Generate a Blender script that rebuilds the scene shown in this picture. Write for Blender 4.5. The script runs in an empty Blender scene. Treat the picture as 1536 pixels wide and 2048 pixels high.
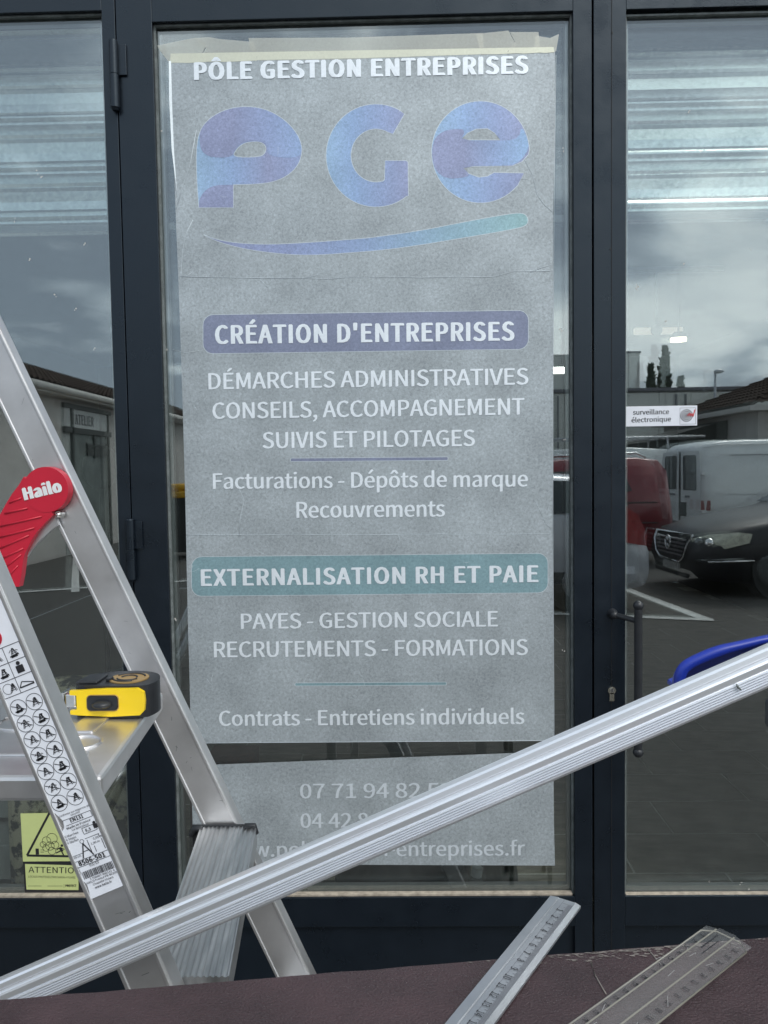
import bpy, bmesh, math, random
from mathutils import Vector, Matrix
from mathutils import noise as mnoise
random.seed(7)
S = bpy.context.scene
COL = S.collection
rad = math.radians
# ------------------------------------------------------------ camera
YAW, PITCH, ROLL, FPX = rad(1.131), rad(-3.025), rad(-0.868), 1550.0
CAM = Vector((0, -1.76, 1.54))
Fv = Vector((-math.sin(YAW)*math.cos(PITCH), math.cos(YAW)*math.cos(PITCH), math.sin(PITCH)))
R0 = Vector((math.cos(YAW), math.sin(YAW), 0)); U0 = R0.cross(Fv)
Rv = R0*math.cos(ROLL)+U0*math.sin(ROLL); Uv = U0*math.cos(ROLL)-R0*math.sin(ROLL)
cd = bpy.data.cameras.new('camera'); cam = bpy.data.objects.new('camera', cd); COL.objects.link(cam)
m = Matrix.Identity(4)
for i, v in enumerate((Rv, Uv, -Fv)):
    for j in range(3): m[j][i] = v[j]
m.translation = CAM; cam.matrix_world = m
cd.sensor_fit = 'VERTICAL'; cd.sensor_height = 36; cd.lens = 36*FPX/2048
cd.clip_start = .02; cd.clip_end = 3000
S.camera = cam
# ------------------------------------------------------------ world: overcast, broken dark clouds
W = bpy.data.worlds.new('World'); S.world = W; W.use_nodes = True
wt = W.node_tree; wt.nodes.clear()
def wn(t, **k):
    n = wt.nodes.new(t)
    for a, b in k.items(): setattr(n, a, b)
    return n
out = wn('ShaderNodeOutputWorld'); bg = wn('ShaderNodeBackground'); bg.inputs[1].default_value = .10
sky = wn('ShaderNodeTexSky', sky_type='NISHITA', sun_disc=False)
sky.sun_elevation = rad(48); sky.sun_rotation = rad(155)
tc = wn('ShaderNodeTexCoord'); sep = wn('ShaderNodeSeparateXYZ'); wt.links.new(tc.outputs['Generated'], sep.inputs[0])
def wmath(op, a, b=None, clamp=False):
    n = wn('ShaderNodeMath', operation=op, use_clamp=clamp)
    for i, x in enumerate((a, b)):
        if x is None: continue
        if isinstance(x, (int, float)): n.inputs[i].default_value = x
        else: wt.links.new(x, n.inputs[i])
    return n.outputs[0]
zc = wmath('ADD', wmath('MAXIMUM', sep.outputs[2], 0.0), .22)
cx = wmath('DIVIDE', sep.outputs[0], zc); cy = wmath('DIVIDE', sep.outputs[1], zc)
cmb = wn('ShaderNodeCombineXYZ'); wt.links.new(cx, cmb.inputs[0]); wt.links.new(cy, cmb.inputs[1])
n1 = wn('ShaderNodeTexNoise'); n1.inputs['Scale'].default_value = 1.9; n1.inputs['Detail'].default_value = 7; n1.inputs['Roughness'].default_value = .52; n1.inputs['Distortion'].default_value = .35
mp = wn('ShaderNodeMapping'); mp.inputs['Location'].default_value = (3.9, 2.6, .3); wt.links.new(cmb.outputs[0], mp.inputs[0]); wt.links.new(mp.outputs[0], n1.inputs['Vector'])
# brighter towards the east (x+), darker banks towards the west
lean = wmath('MULTIPLY', sep.outputs[0], .36)
nc = wmath('ADD', wmath('MULTIPLY', wmath('SUBTRACT', n1.outputs[0], .5), 2.3), .5)
zw = wmath('ADD', sep.outputs[2], wmath('MULTIPLY', wmath('SUBTRACT', n1.outputs[0], .5), .22))
hi_ = wmath('MULTIPLY', wmath('MULTIPLY', wmath('SUBTRACT', 1.0, wmath('DIVIDE', wmath('ABSOLUTE', wmath('SUBTRACT', zw, .375)), .18)), 2.0, True), -.37)   # a darker cloud deck
lo_ = wmath('MULTIPLY', wmath('MAXIMUM', wmath('SUBTRACT', .14, sep.outputs[2]), 0.0), -2.1)
low = wmath('ADD', wmath('ADD', hi_, lo_), .06)
f = wmath('ADD', wmath('ADD', nc, lean), low, True)
cr = wn('ShaderNodeValToRGB'); wt.links.new(f, cr.inputs[0])
el = cr.color_ramp.elements
el[0].position = .30; el[0].color = (.19, .225, .265, 1)
el[1].position = .80; el[1].color = (.68, .72, .72, 1)
e = el.new(.47); e.color = (.33, .38, .42, 1)
e = el.new(.60); e.color = (.52, .57, .59, 1)
sc = wn('ShaderNodeVectorMath', operation='SCALE'); wt.links.new(cr.outputs[0], sc.inputs[0]); sc.inputs[3].default_value = 14.0
mx = wn('ShaderNodeMix', data_type='RGBA'); mx.inputs[0].default_value = .93
wt.links.new(sky.outputs[0], mx.inputs[6]); wt.links.new(sc.outputs[0], mx.inputs[7])
wt.links.new(mx.outputs[2], bg.inputs[0]); wt.links.new(bg.outputs[0], out.inputs[0])
# ------------------------------------------------------------ sun through cloud
sd = bpy.data.lights.new('sun', 'SUN'); sd.energy = 1.0; sd.angle = rad(22); sd.color = (1, .97, .92)
so = bpy.data.objects.new('sun', sd); COL.objects.link(so); so.location = (2, -4, 6)
# light travels along -Z of the lamp; sun stands behind and to the right of the camera
sdir = Vector((.38, -.55, .75)).normalized(); so.rotation_euler = sdir.to_track_quat('Z', 'Y').to_euler()
S.view_settings.view_transform = 'Standard'; S.view_settings.look = 'None'
S.view_settings.exposure = 0.90; S.view_settings.gamma = 1
S.cycles.use_denoising = True; S.cycles.max_bounces = 12; S.cycles.transparent_max_bounces = 24
S.cycles.glossy_bounces = 6; S.cycles.diffuse_bounces = 4; S.cycles.sample_clamp_indirect = 8
# ============================================================ helpers
def P(px, py, y):
    """the point of the vertical plane at distance y that the photograph shows at px, py"""
    d = Fv*FPX+Rv*(px-768)-Uv*(py-1024); return CAM+d*((y-CAM.y)/d.y)
def PZ(px, py, z):
    d = Fv*FPX+Rv*(px-768)-Uv*(py-1024); return CAM+d*((z-CAM.z)/d.z)
def D(px, py, d): return P(px, py, CAM.y+d)
class MB:
    def __init__(s): s.v = []; s.f = []; s.sm = []
    def add(s, vs, fs, M=None, smooth=False):
        o = len(s.v)
        s.v += [tuple(M @ Vector(p)) if M else tuple(p) for p in vs]
        s.f += [tuple(i+o for i in q) for q in fs]; s.sm += [smooth]*len(fs); return s
    def box(s, a, b, M=None, bev=0):
        x0, x1 = sorted((a[0], b[0])); y0, y1 = sorted((a[1], b[1])); z0, z1 = sorted((a[2], b[2]))
        if not bev:
            return s.add([(x0,y0,z0),(x1,y0,z0),(x1,y1,z0),(x0,y1,z0),(x0,y0,z1),(x1,y0,z1),(x1,y1,z1),(x0,y1,z1)],
                         [(0,3,2,1),(4,5,6,7),(0,1,5,4),(1,2,6,5),(2,3,7,6),(3,0,4,7)], M)
        bm = bmesh.new(); bmesh.ops.create_cube(bm, size=1)
        for v in bm.verts:
            v.co = Vector((x0+(v.co.x+.5)*(x1-x0), y0+(v.co.y+.5)*(y1-y0), z0+(v.co.z+.5)*(z1-z0)))
        bmesh.ops.bevel(bm, geom=bm.edges[:], offset=bev, segments=2, profile=.5, affect='EDGES')
        return s.bm(bm, M)
    def bm(s, bm, M=None, smooth=False):
        bm.verts.index_update(); s.add([v.co[:] for v in bm.verts], [[v.index for v in f.verts] for f in bm.faces], M, smooth); bm.free(); return s
    def cyl(s, a, b, r, r2=None, n=16, smooth=True):
        a = Vector(a); b = Vector(b); r2 = r if r2 is None else r2
        w = (b-a).normalized(); u = w.orthogonal().normalized(); v = w.cross(u)
        vs = []
        for c, q in ((a, r), (b, r2)):
            for i in range(n): t = 2*math.pi*i/n; vs.append(c+u*q*math.cos(t)+v*q*math.sin(t))
        s.add(vs, [(i, (i+1) % n, n+(i+1) % n, n+i) for i in range(n)], None, smooth)
        s.add(vs, [tuple(range(n))[::-1], tuple(range(n, 2*n))]); return s
    def ball(s, c, r, n=12, sz=1):
        bm = bmesh.new(); bmesh.ops.create_uvsphere(bm, u_segments=n*2, v_segments=n, radius=r)
        return s.bm(bm, Matrix.Translation(c) @ Matrix.Diagonal((1, 1, sz, 1)), True)
    def tube(s, pts, r, n=8, closed=False):
        pts = [Vector(p) for p in pts]; rings = []; N = len(pts)
        for i, p in enumerate(pts):
            a = pts[(i-1) % N] if (i or closed) else p; b = pts[(i+1) % N] if (i < N-1 or closed) else p
            w = (b-a).normalized(); u = w.cross(Vector((0.02, 1, .01))).normalized(); v = w.cross(u)
            rr = r[i] if isinstance(r, (list, tuple)) else r
            rings.append([p+u*rr*math.cos(2*math.pi*k/n)+v*rr*math.sin(2*math.pi*k/n) for k in range(n)])
        vs = [q for g in rings for q in g]; fs = []
        for i in range(N if closed else N-1):
            j = (i+1) % N
            fs += [(i*n+k, i*n+(k+1) % n, j*n+(k+1) % n, j*n+k) for k in range(n)]
        if not closed: fs += [tuple(range(n))[::-1], tuple(range((N-1)*n, N*n))]
        return s.add(vs, fs, None, True)
    def extrude(s, sec, o, e1, e2, ax, smooth=False, caps=True):
        """closed section (a,b) -> o+a*e1+b*e2, pushed along ax"""
        n = len(sec); o, e1, e2, ax = map(Vector, (o, e1, e2, ax))
        vs = [o+e1*a+e2*b for a, b in sec]; vs += [v+ax for v in vs]
        s.add(vs, [(i, (i+1) % n, n+(i+1) % n, n+i) for i in range(n)], None, smooth)
        if caps: s.add(vs, [tuple(range(n))[::-1], tuple(range(n, 2*n))])
        return s
    def quad(s, a, b, c, d): return s.add([a, b, c, d], [(0, 1, 2, 3)])
    def build(s, name, mat, parent=None, bevel=0, sub=0, solid=0, **tags):
        me = bpy.data.meshes.new(name); me.from_pydata(s.v, [], s.f); me.update()
        me.polygons.foreach_set('use_smooth', s.sm)
        bm = bmesh.new(); bm.from_mesh(me); bmesh.ops.recalc_face_normals(bm, faces=bm.faces); bm.to_mesh(me); bm.free()
        me.materials.append(mat)
        o = bpy.data.objects.new(name, me); COL.objects.link(o)
        if parent: o.parent = parent
        if bevel:
            b = o.modifiers.new('b', 'BEVEL'); b.width = bevel; b.segments = 2; b.limit_method = 'ANGLE'; b.angle_limit = rad(40)
        if sub: b = o.modifiers.new('s', 'SUBSURF'); b.levels = b.render_levels = sub
        if solid: b = o.modifiers.new('t', 'SOLIDIFY'); b.thickness = solid; b.offset = 0
        for k, v in tags.items(): o[k] = v
        return o
def thing(name, label, cat, group=None, loc=None):
    o = bpy.data.objects.new(name, None); COL.objects.link(o); o.empty_display_size = .05
    o['label'] = label; o['category'] = cat
    if group: o['group'] = group
    return o
def rrect(w, h, r, n=4):
    p = []
    for cx_, cy_, a0 in ((w/2-r, h/2-r, 0), (-w/2+r, h/2-r, 90), (-w/2+r, -h/2+r, 180), (w/2-r, -h/2+r, 270)):
        for i in range(n+1): a = rad(a0+90*i/n); p.append((cx_+r*math.cos(a), cy_+r*math.sin(a)))
    return p
def smoothpoly(pts, it=2, closed=True):
    pts = [Vector(p) for p in pts]
    for _ in range(it):
        q = []; n = len(pts)
        for i in range(n if closed else n-1):
            a, b = pts[i], pts[(i+1) % n]; q += [a*.75+b*.25, a*.25+b*.75]
        pts = q if closed else [pts[0]]+q+[pts[-1]]
    return pts
def fillpoly(loops):
    """3D loops (first outer, rest holes) -> triangles"""
    bm = bmesh.new(); eds = []
    for L in loops:
        vs = [bm.verts.new(p) for p in L]
        eds += [bm.edges.new((vs[i], vs[(i+1) % len(vs)])) for i in range(len(vs))]
    bmesh.ops.triangle_fill(bm, edges=eds, use_beauty=True, use_dissolve=False); return bm
# ---- materials
def mat(name, col, rough=.6, metal=0, noise=0, nscale=20, bump=0, bscale=60, spec=.5, col2=None, stretch=None, coat=0, emit=None, estr=0, rvar=0, thr=None):
    M = bpy.data.materials.new(name); M.use_nodes = True; t = M.node_tree; b = t.nodes['Principled BSDF']
    b.inputs['Base Color'].default_value = (*col, 1); b.inputs['Roughness'].default_value = rough; b.inputs['Metallic'].default_value = metal
    b.inputs['Specular IOR Level'].default_value = spec; b.inputs['Coat Weight'].default_value = coat; b.inputs['Coat Roughness'].default_value = .08
    if emit: b.inputs['Emission Color'].default_value = (*emit, 1); b.inputs['Emission Strength'].default_value = estr
    if noise or bump or rvar or col2:
        c = t.nodes.new('ShaderNodeTexCoord'); mpn = t.nodes.new('ShaderNodeMapping'); t.links.new(c.outputs['Object'], mpn.inputs[0])
        if stretch: mpn.inputs['Scale'].default_value = stretch
    if noise or col2 or rvar:
        n = t.nodes.new('ShaderNodeTexNoise'); n.inputs['Scale'].default_value = nscale; n.inputs['Detail'].default_value = 6; n.inputs['Roughness'].default_value = .6
        t.links.new(mpn.outputs[0], n.inputs['Vector'])
        r = t.nodes.new('ShaderNodeValToRGB'); t.links.new(n.outputs[0], r.inputs[0])
        lo, hi = thr or (.3, .7)
        r.color_ramp.elements[0].position = lo; r.color_ramp.elements[1].position = hi
        c2 = col2 or tuple(min(1, x*(1+noise)) for x in col); c1 = col if col2 else tuple(x*(1-noise) for x in col)
        r.color_ramp.elements[0].color = (*c1, 1); r.color_ramp.elements[1].color = (*c2, 1)
        if noise or col2: t.links.new(r.outputs[0], b.inputs['Base Color'])
        if rvar:
            q = t.nodes.new('ShaderNodeMapRange'); t.links.new(n.outputs[0], q.inputs[0])
            q.inputs[1].default_value = .3; q.inputs[2].default_value = .7; q.inputs[3].default_value = max(.02, rough-rvar); q.inputs[4].default_value = rough+rvar
            t.links.new(q.outputs[0], b.inputs['Roughness'])
    if bump:
        n2 = t.nodes.new('ShaderNodeTexNoise'); n2.inputs['Scale'].default_value = bscale; n2.inputs['Detail'].default_value = 4
        t.links.new(mpn.outputs[0], n2.inputs['Vector'])
        bp = t.nodes.new('ShaderNodeBump'); bp.inputs['Strength'].default_value = bump; bp.inputs['Distance'].default_value = .004
        t.links.new(n2.outputs[0], bp.inputs['Height']); t.links.new(bp.outputs[0], b.inputs['Normal'])
    return M
def glassmat(name, fac, tint=(.955, .975, .968)):
    M = bpy.data.materials.new(name); M.use_nodes = True; t = M.node_tree; t.nodes.clear()
    o = t.nodes.new('ShaderNodeOutputMaterial'); mxs = t.nodes.new('ShaderNodeMixShader')
    tr = t.nodes.new('ShaderNodeBsdfTransparent'); tr.inputs[0].default_value = (*tint, 1)
    gl = t.nodes.new('ShaderNodeBsdfGlossy'); gl.inputs['Roughness'].default_value = 0; gl.inputs[0].default_value = (.93, .98, 1, 1)
    fr = t.nodes.new('ShaderNodeLayerWeight'); fr.inputs[0].default_value = .12
    ma = t.nodes.new('ShaderNodeMath'); ma.operation = 'MULTIPLY_ADD'; ma.use_clamp = True; ma.inputs[1].default_value = .8; ma.inputs[2].default_value = fac
    t.links.new(fr.outputs['Facing'], ma.inputs[0])
    ma2 = t.nodes.new('ShaderNodeMath'); ma2.operation = 'POWER'; ma2.inputs[1].default_value = 3
    t.links.new(fr.outputs['Facing'], ma2.inputs[0]); t.links.new(ma2.outputs[0], ma.inputs[0])
    # faint streaks and dust on the pane
    c = t.nodes.new('ShaderNodeTexCoord'); n = t.nodes.new('ShaderNodeTexNoise'); n.inputs['Scale'].default_value = 5; n.inputs['Detail'].default_value = 8
    t.links.new(c.outputs['Object'], n.inputs['Vector'])
    df = t.nodes.new('ShaderNodeBsdfDiffuse'); df.inputs[0].default_value = (.6, .62, .62, 1)
    mr = t.nodes.new('ShaderNodeMapRange'); mr.inputs[1].default_value = .35; mr.inputs[2].default_value = .8; mr.inputs[3].default_value = 0; mr.inputs[4].default_value = .006
    t.links.new(n.outputs[0], mr.inputs[0])
    m2 = t.nodes.new('ShaderNodeMixShader')
    t.links.new(ma.outputs[0], mxs.inputs[0]); t.links.new(tr.outputs[0], mxs.inputs[1]); t.links.new(gl.outputs[0], mxs.inputs[2])
    t.links.new(mr.outputs[0], m2.inputs[0]); t.links.new(mxs.outputs[0], m2.inputs[1]); t.links.new(df.outputs[0], m2.inputs[2])
    t.links.new(m2.outputs[0], o.inputs[0]); return M
def papermat(name, stops, x0=0, x1=1, rough=.48, alpha=0, mott=.16, axis=0):
    """mottled transfer film; stops = colours across x from x0 to x1"""
    M = bpy.data.materials.new(name); M.use_nodes = True; t = M.node_tree; b = t.nodes['Principled BSDF']
    b.inputs['Roughness'].default_value = rough; b.inputs['Specular IOR Level'].default_value = .35; b.inputs['Metallic'].default_value = .32
    c = t.nodes.new('ShaderNodeTexCoord'); sp = t.nodes.new('ShaderNodeSeparateXYZ'); t.links.new(c.outputs['Object'], sp.inputs[0])
    mr = t.nodes.new('ShaderNodeMapRange'); mr.inputs[1].default_value = x0; mr.inputs[2].default_value = x1; t.links.new(sp.outputs[axis], mr.inputs[0])
    r = t.nodes.new('ShaderNodeValToRGB'); t.links.new(mr.outputs[0], r.inputs[0])
    es = r.color_ramp.elements
    if name.startswith('vinyl_'): stops = [tuple(c_*.72+d_ for c_, d_ in zip(q_, (.135, .145, .155))) for q_ in stops]   # veiled by the film
    for i, sc_ in enumerate(stops):
        e_ = es[i] if i < 2 and i < len(stops)-0 and i < len(es) else es.new(i/(len(stops)-1))
        e_.position = i/max(1, len(stops)-1); e_.color = (*sc_, 1)
    if len(stops) == 1: es[1].color = (*stops[0], 1)
    n = t.nodes.new('ShaderNodeTexNoise'); n.inputs['Scale'].default_value = 170; n.inputs['Detail'].default_value = 4; n.inputs['Roughness'].default_value = .75; n.inputs['Distortion'].default_value = .8
    t.links.new(c.outputs['Object'], n.inputs['Vector'])
    n3 = t.nodes.new('ShaderNodeTexNoise'); n3.inputs['Scale'].default_value = 9; n3.inputs['Detail'].default_value = 5; t.links.new(c.outputs['Object'], n3.inputs['Vector'])
    q = t.nodes.new('ShaderNodeMapRange'); q.inputs[1].default_value = .3; q.inputs[2].default_value = .72; q.inputs[3].default_value = 1-mott*1.5; q.inputs[4].default_value = 1+mott*1.5
    t.links.new(n.outputs[0], q.inputs[0])
    q3 = t.nodes.new('ShaderNodeMapRange'); q3.inputs[1].default_value = .3; q3.inputs[2].default_value = .7; q3.inputs[3].default_value = 1-mott*.7; q3.inputs[4].default_value = 1+mott*.7
    t.links.new(n3.outputs[0], q3.inputs[0])
    mu = t.nodes.new('ShaderNodeMath'); mu.operation = 'MULTIPLY'; t.links.new(q.outputs[0], mu.inputs[0]); t.links.new(q3.outputs[0], mu.inputs[1])
    vs = t.nodes.new('ShaderNodeVectorMath'); vs.operation = 'SCALE'; t.links.new(r.outputs[0], vs.inputs[0]); t.links.new(mu.outputs[0], vs.inputs[3])
    t.links.new(vs.outputs[0], b.inputs['Base Color'])
    bp = t.nodes.new('ShaderNodeBump'); bp.inputs['Strength'].default_value = .10; bp.inputs['Distance'].default_value = .0004
    t.links.new(n.outputs[0], bp.inputs['Height']); t.links.new(bp.outputs[0], b.inputs['Normal'])
    if alpha: b.inputs['Alpha'].default_value = 1-alpha
    return M
M_frame = mat('anthracite_paint', (.0045, .0072, .0120), .32, noise=.10, nscale=14, bump=.06, bscale=300, spec=.6, rvar=.08)
M_frame.node_tree.nodes['Principled BSDF'].inputs['Specular Tint'].default_value = (.76, .89, 1, 1)
M_dark = mat('black_rubber', (.012, .013, .015), .6)
M_gasket = mat('grey_gasket', (.16, .18, .18), .45, noise=.4, nscale=50)
M_seal = mat('dusty_sealant', (.36, .31, .25), .8, noise=.35, nscale=60)
M_spacer = mat('spacer_bar', (.22, .24, .24), .35, metal=.6)
M_glass = glassmat('glass_outer', .155)
M_glass2 = glassmat('glass_inner', .07)
M_alu = mat('brushed_aluminium', (.72, .71, .715), .38, metal=.9, noise=.17, nscale=7, bump=.012, bscale=14, rvar=.09)
M_alu2 = mat('aluminium_tread', (.55, .56, .57), .38, metal=1, noise=.16, nscale=30, stretch=(6, .4, 1), rvar=.1)
M_anod = mat('anodised_aluminium', (.93, .95, .99), .36, metal=.8)
M_galv = mat('galvanised_steel', (.74, .76, .75), .16, metal=1, noise=.22, nscale=90, bump=.02, bscale=60, rvar=.06)
M_red = mat('red_plastic', (.50, .012, .035), .38, noise=.08, nscale=12, bump=.05)
M_black = mat('black_plastic', (.018, .02, .024), .42, noise=.2, nscale=40)
M_yel = mat('yellow_plastic', (.90, .62, .006), .28, noise=.04, nscale=20, coat=.3)
M_white = mat('white_print', (.78, .79, .80), .5)
M_lab = mat('white_label', (.76, .78, .84), .32, noise=.04, nscale=60)
M_ink = mat('black_ink', (.02, .02, .024), .45)
M_inkg = mat('grey_ink', (.14, .14, .16), .5)
M_gold = mat('gold_print', (.42, .27, .10), .4, metal=.4)
M_steel = mat('polished_steel', (.7, .7, .68), .2, metal=1)
M_brass = mat('nickel', (.62, .60, .52), .25, metal=1)
M_paper = papermat('transfer_film', [(.395, .435, .46)], mott=.20)
M_vinyl = papermat('white_vinyl', [(.84, .89, .94)], mott=.045)
M_crease = papermat('film_crease', [(.62, .68, .72)], mott=.05)
M_tape = papermat('masking_tape', [(.74, .74, .66)], alpha=.55, mott=.06)
M_tape2 = papermat('masking_tape_doubled', [(.66, .67, .56)], mott=.05)
M_ply = mat('film_faced_ply', (.044, .025, .029), .45, noise=.30, nscale=22, bump=.45, bscale=620, rvar=.14)
M_plyedge = mat('worn_ply_edge', (.17, .15, .14), .85, noise=.5, nscale=90)
M_asph = mat('asphalt', (.058, .054, .050), .85, noise=.35, nscale=9, bump=.6, bscale=150)
M_line = mat('road_paint', (.62, .62, .60), .7, noise=.22, nscale=18)
M_render = mat('cream_render', (.50, .475, .45), .85, noise=.10, nscale=3, bump=.2, bscale=80)
M_panel = mat('grey_cladding', (.66, .67, .63), .6, noise=.06, nscale=2)
M_roof = mat('clay_roof', (.060, .044, .037), 1.0, spec=.08, noise=.4, nscale=14)
M_trim = mat('pale_trim', (.55, .53, .50), .6, noise=.08)
M_int = mat('interior_wall', (.075, .075, .072), .8, noise=.1, nscale=3)
M_tile = mat('slate_tile', (.36, .325, .27), .5, noise=.35, nscale=7, bump=.25, bscale=40, stretch=(1, 3, 1), rvar=.1)
M_grout = mat('grout', (.78, .76, .70), .9)
M_blue = mat('blue_plastic', (.012, .035, .34), .35, noise=.08, nscale=20)
M_leaf = mat('cypress_leaf', (.022, .038, .018), .8, noise=.45, nscale=3)
M_bark = mat('bark', (.08, .06, .045), .9, noise=.3)
M_cglass = mat('car_glass', (.012, .018, .02), .06, spec=.8)
M_tyre = mat('tyre', (.014, .014, .014), .8)
M_rim = mat('rim', (.45, .46, .48), .35, metal=.8)
M_lamp = mat('tail_lamp', (.30, .006, .012), .15, coat=.6)
M_head = mat('head_lamp', (.62, .62, .50), .18, coat=.8, noise=.35, nscale=16)
M_chrome = mat('chrome', (.8, .8, .8), .12, metal=1)
def paint(n, c, metal=.3): return mat(n, c, .28, metal=metal, coat=.8, noise=.04, nscale=4)
# ---- lettering
_tc = {}
try: FONT = bpy.data.fonts.load(bpy.utils.system_resource('DATAFILES')+'/fonts/Noto Sans CJK Regular.woff2')
except Exception: FONT = None
def glyphs(s, bold=0, shear=0):
    k = s
    if k in _tc: return _tc[k]
    cu = bpy.data.curves.new('t', 'FONT'); cu.body = s; cu.size = 1; cu.resolution_u = 3; cu.fill_mode = 'FRONT'
    if FONT: cu.font = FONT
    if bold > .015: cu.space_character = 1.06
    o = bpy.data.objects.new('t', cu); COL.objects.link(o)
    dg = bpy.context.evaluated_depsgraph_get(); me = bpy.data.meshes.new_from_object(o.evaluated_get(dg))
    v = []; f_ = []          # every triangle has its own corners, a few microns apart in depth, where strokes of a glyph cross
    for i, p in enumerate(me.polygons):
        o_ = len(v); v += [(me.vertices[j].co.x, me.vertices[j].co.y, i % 13) for j in p.vertices]; f_.append(tuple(range(o_, len(v))))
    bpy.data.objects.remove(o); bpy.data.curves.remove(cu); bpy.data.meshes.remove(me)
    _tc[k] = (v, f_); return _tc[k]
CAPH = max(p[1] for p in glyphs('H')[0])
def put_text(mb, s, o, ex, ey, width, cap, bold=0, center=False):
    """lettering with its baseline start at o; width fixed, capital height cap"""
    v, f_ = glyphs(s, bold); x0 = min(p[0] for p in v); x1 = max(p[0] for p in v)
    em = cap/CAPH; w_ = bold*em*1.0; kx = (width-2*w_)/(x1-x0); ky = (cap-w_)/CAPH; nn = ex.cross(ey).normalized()
    n = 1 if bold <= 0 else (2 if bold < .015 else 5)      # heavier strokes: copies laid a hair apart
    for i in range(n):
        a_ = 0 if n == 1 else (2*i/(n-1)-1)*w_
        mb.add([o+ex*((x-x0)*kx+w_+a_)+ey*(y*ky+(w_*.5 if i % 2 else 0))+nn*(.00009*i+.000006*d_) for x, y, d_ in v], f_)
def px_text(mb, s, xa, xb, ya, yb, cap, y, bold=0):
    a = P(xa, ya, y); b = P(xb, yb, y); ex = (b-a); w = ex.length; ex.normalize(); ey = Vector((-ex.z, 0, ex.x))
    put_text(mb, s, a, ex, ey, w, cap*(y-CAM.y)/FPX, bold)
# ============================================================ THE SETTING
g = MB(); g.quad((-150, -200, 0), (150, -200, 0), (150, 0.0, 0), (-150, 0.0, 0)); g.build('ground', M_asph, kind='structure')
g = MB(); g.box((-4, -.9, .004), (5, -.02, .035)); g.build('pavement', mat('concrete', (.13, .13, .125), .85, noise=.2, nscale=12, bump=.3), kind='structure')
mk = MB()
def strip(mb, a, b, w, z=.006):
    a = Vector((*a, z)); b = Vector((*b, z)); d = (b-a).normalized(); n = Vector((-d.y, d.x, 0))*w/2
    mb.quad(a-n, b-n, b+n, a+n)
strip(mk, (3.07, -5.93), (2.72, -9.2), .13); strip(mk, (3.12, -5.92), (.2, -6.75), .12, .010)
for i in range(5): strip(mk, (-3.4-.9*i, -8.3), (-5.2-.9*i, -12.6), .10)
strip(mk, (-1.5, -9.9), (-6.2, -7.8), .12, .010)
strip(mk, (4.3, -5.4), (9, -5.0), .12)
mk.build('road_marking', M_line, kind='structure')
# interior shell
fl = MB(); fl.box((-4, .10, -.03), (5, 8.6, -.0018)); fl.build('interior_floor', M_grout, kind='structure')
floor = bpy.data.objects['interior_floor']
tw, tl = .592, .311
tm = MB(); tm.box((0, 0, -.006), (tw, tl, 0)); tile0 = None
r = 0
for j in range(27):
    for i in range(9):
        x = -1.7+i*.6+(.3 if j % 2 else 0)-.04*j % .2; y = .17+j*.32
        if x > 3.4: continue
        if tile0 is None: tile0 = tm.build('tile', M_tile, floor, bevel=.001); t_ = tile0
        else: t_ = tile0.copy(); COL.objects.link(t_); t_.parent = floor
        t_.location = (x, y, random.uniform(-.0012, .0006))
w = MB(); w.box((-4.2, 8.6, 0), (5.2, 8.8, 3)); w.build('interior_back_wall', M_int, kind='structure')
w = MB(); w.box((-4.2, .1, 0), (-4, 8.6, 3)); w.build('interior_side_wall', M_int, kind='structure')
w = MB(); w.box((3.7, .1, 0), (3.8, 8.6, 3)); w.build('interior_side_wall', M_int, kind='structure')
w = MB(); w.box((-4.2, .1, 3.0), (5.2, 8.8, 3.1)); w.build('interior_ceiling', M_int, kind='structure')
# the facade the glazing stands in
b = thing('shop_building', 'dark grey shop building whose front holds the glazed doors', 'building')
w = MB(); w.box((-6, -.0, 2.70), (7, .25, 4.4)); w.box((-6, 0, 0), (-2.0, .25, 2.70)); w.box((2.3, 0, 0), (7, .25, 2.70)); w.build('wall', M_render, b)
w = MB(); w.box((-6.1, -.12, 4.4), (7.1, 8.9, 4.5)); w.build('roof', M_frame, b)
# ============================================================ SHOPFRONT
ZT, ZB = 2.540, .545
def boxes(lst, bev=0):
    k = MB()
    for q in lst: k.box(*q, bev=bev)
    return k
def glazing(par, x0, x1, z0, z1, tilt):
    k = MB(); k.box((x0, .020, z0), (x1, .026, z1)); k.build('glass_pane', M_glass, par)
    k = MB(); c = Vector(((x0+x1)/2, .045, (z0+z1)/2)); Mt = Matrix.Translation(c) @ Matrix.Rotation(rad(tilt), 4, 'Z') @ Matrix.Rotation(rad(.05), 4, 'X')
    k.box((-(x1-x0)/2, 0, -(z1-z0)/2), ((x1-x0)/2, .004, (z1-z0)/2), Mt); k.build('inner_glass_pane', M_glass2, par)
    k = boxes([((x0, .027, z0), (x0+.012, .043, z1)), ((x1-.012, .027, z0), (x1, .043, z1)), ((x0+.012, .027, z0), (x1-.012, .043, z0+.014)), ((x0+.012, .027, z1-.012), (x1-.012, .043, z1))])
    k.build('spacer_bar', M_spacer, par)
    k = boxes([((x0-.001, .011, z0), (x0+.004, .0195, z1)), ((x1-.004, .011, z0), (x1+.001, .0195, z1)), ((x0+.004, .011, z1-.004), (x1-.004, .0195, z1))])
    k.build('gasket', M_gasket, par)
    k = MB(); k.box((x0+.004, .006, z0-.001), (x1-.004, .0195, z0+.005), bev=.001); k.build('sealant_bead', M_seal, par)
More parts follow.
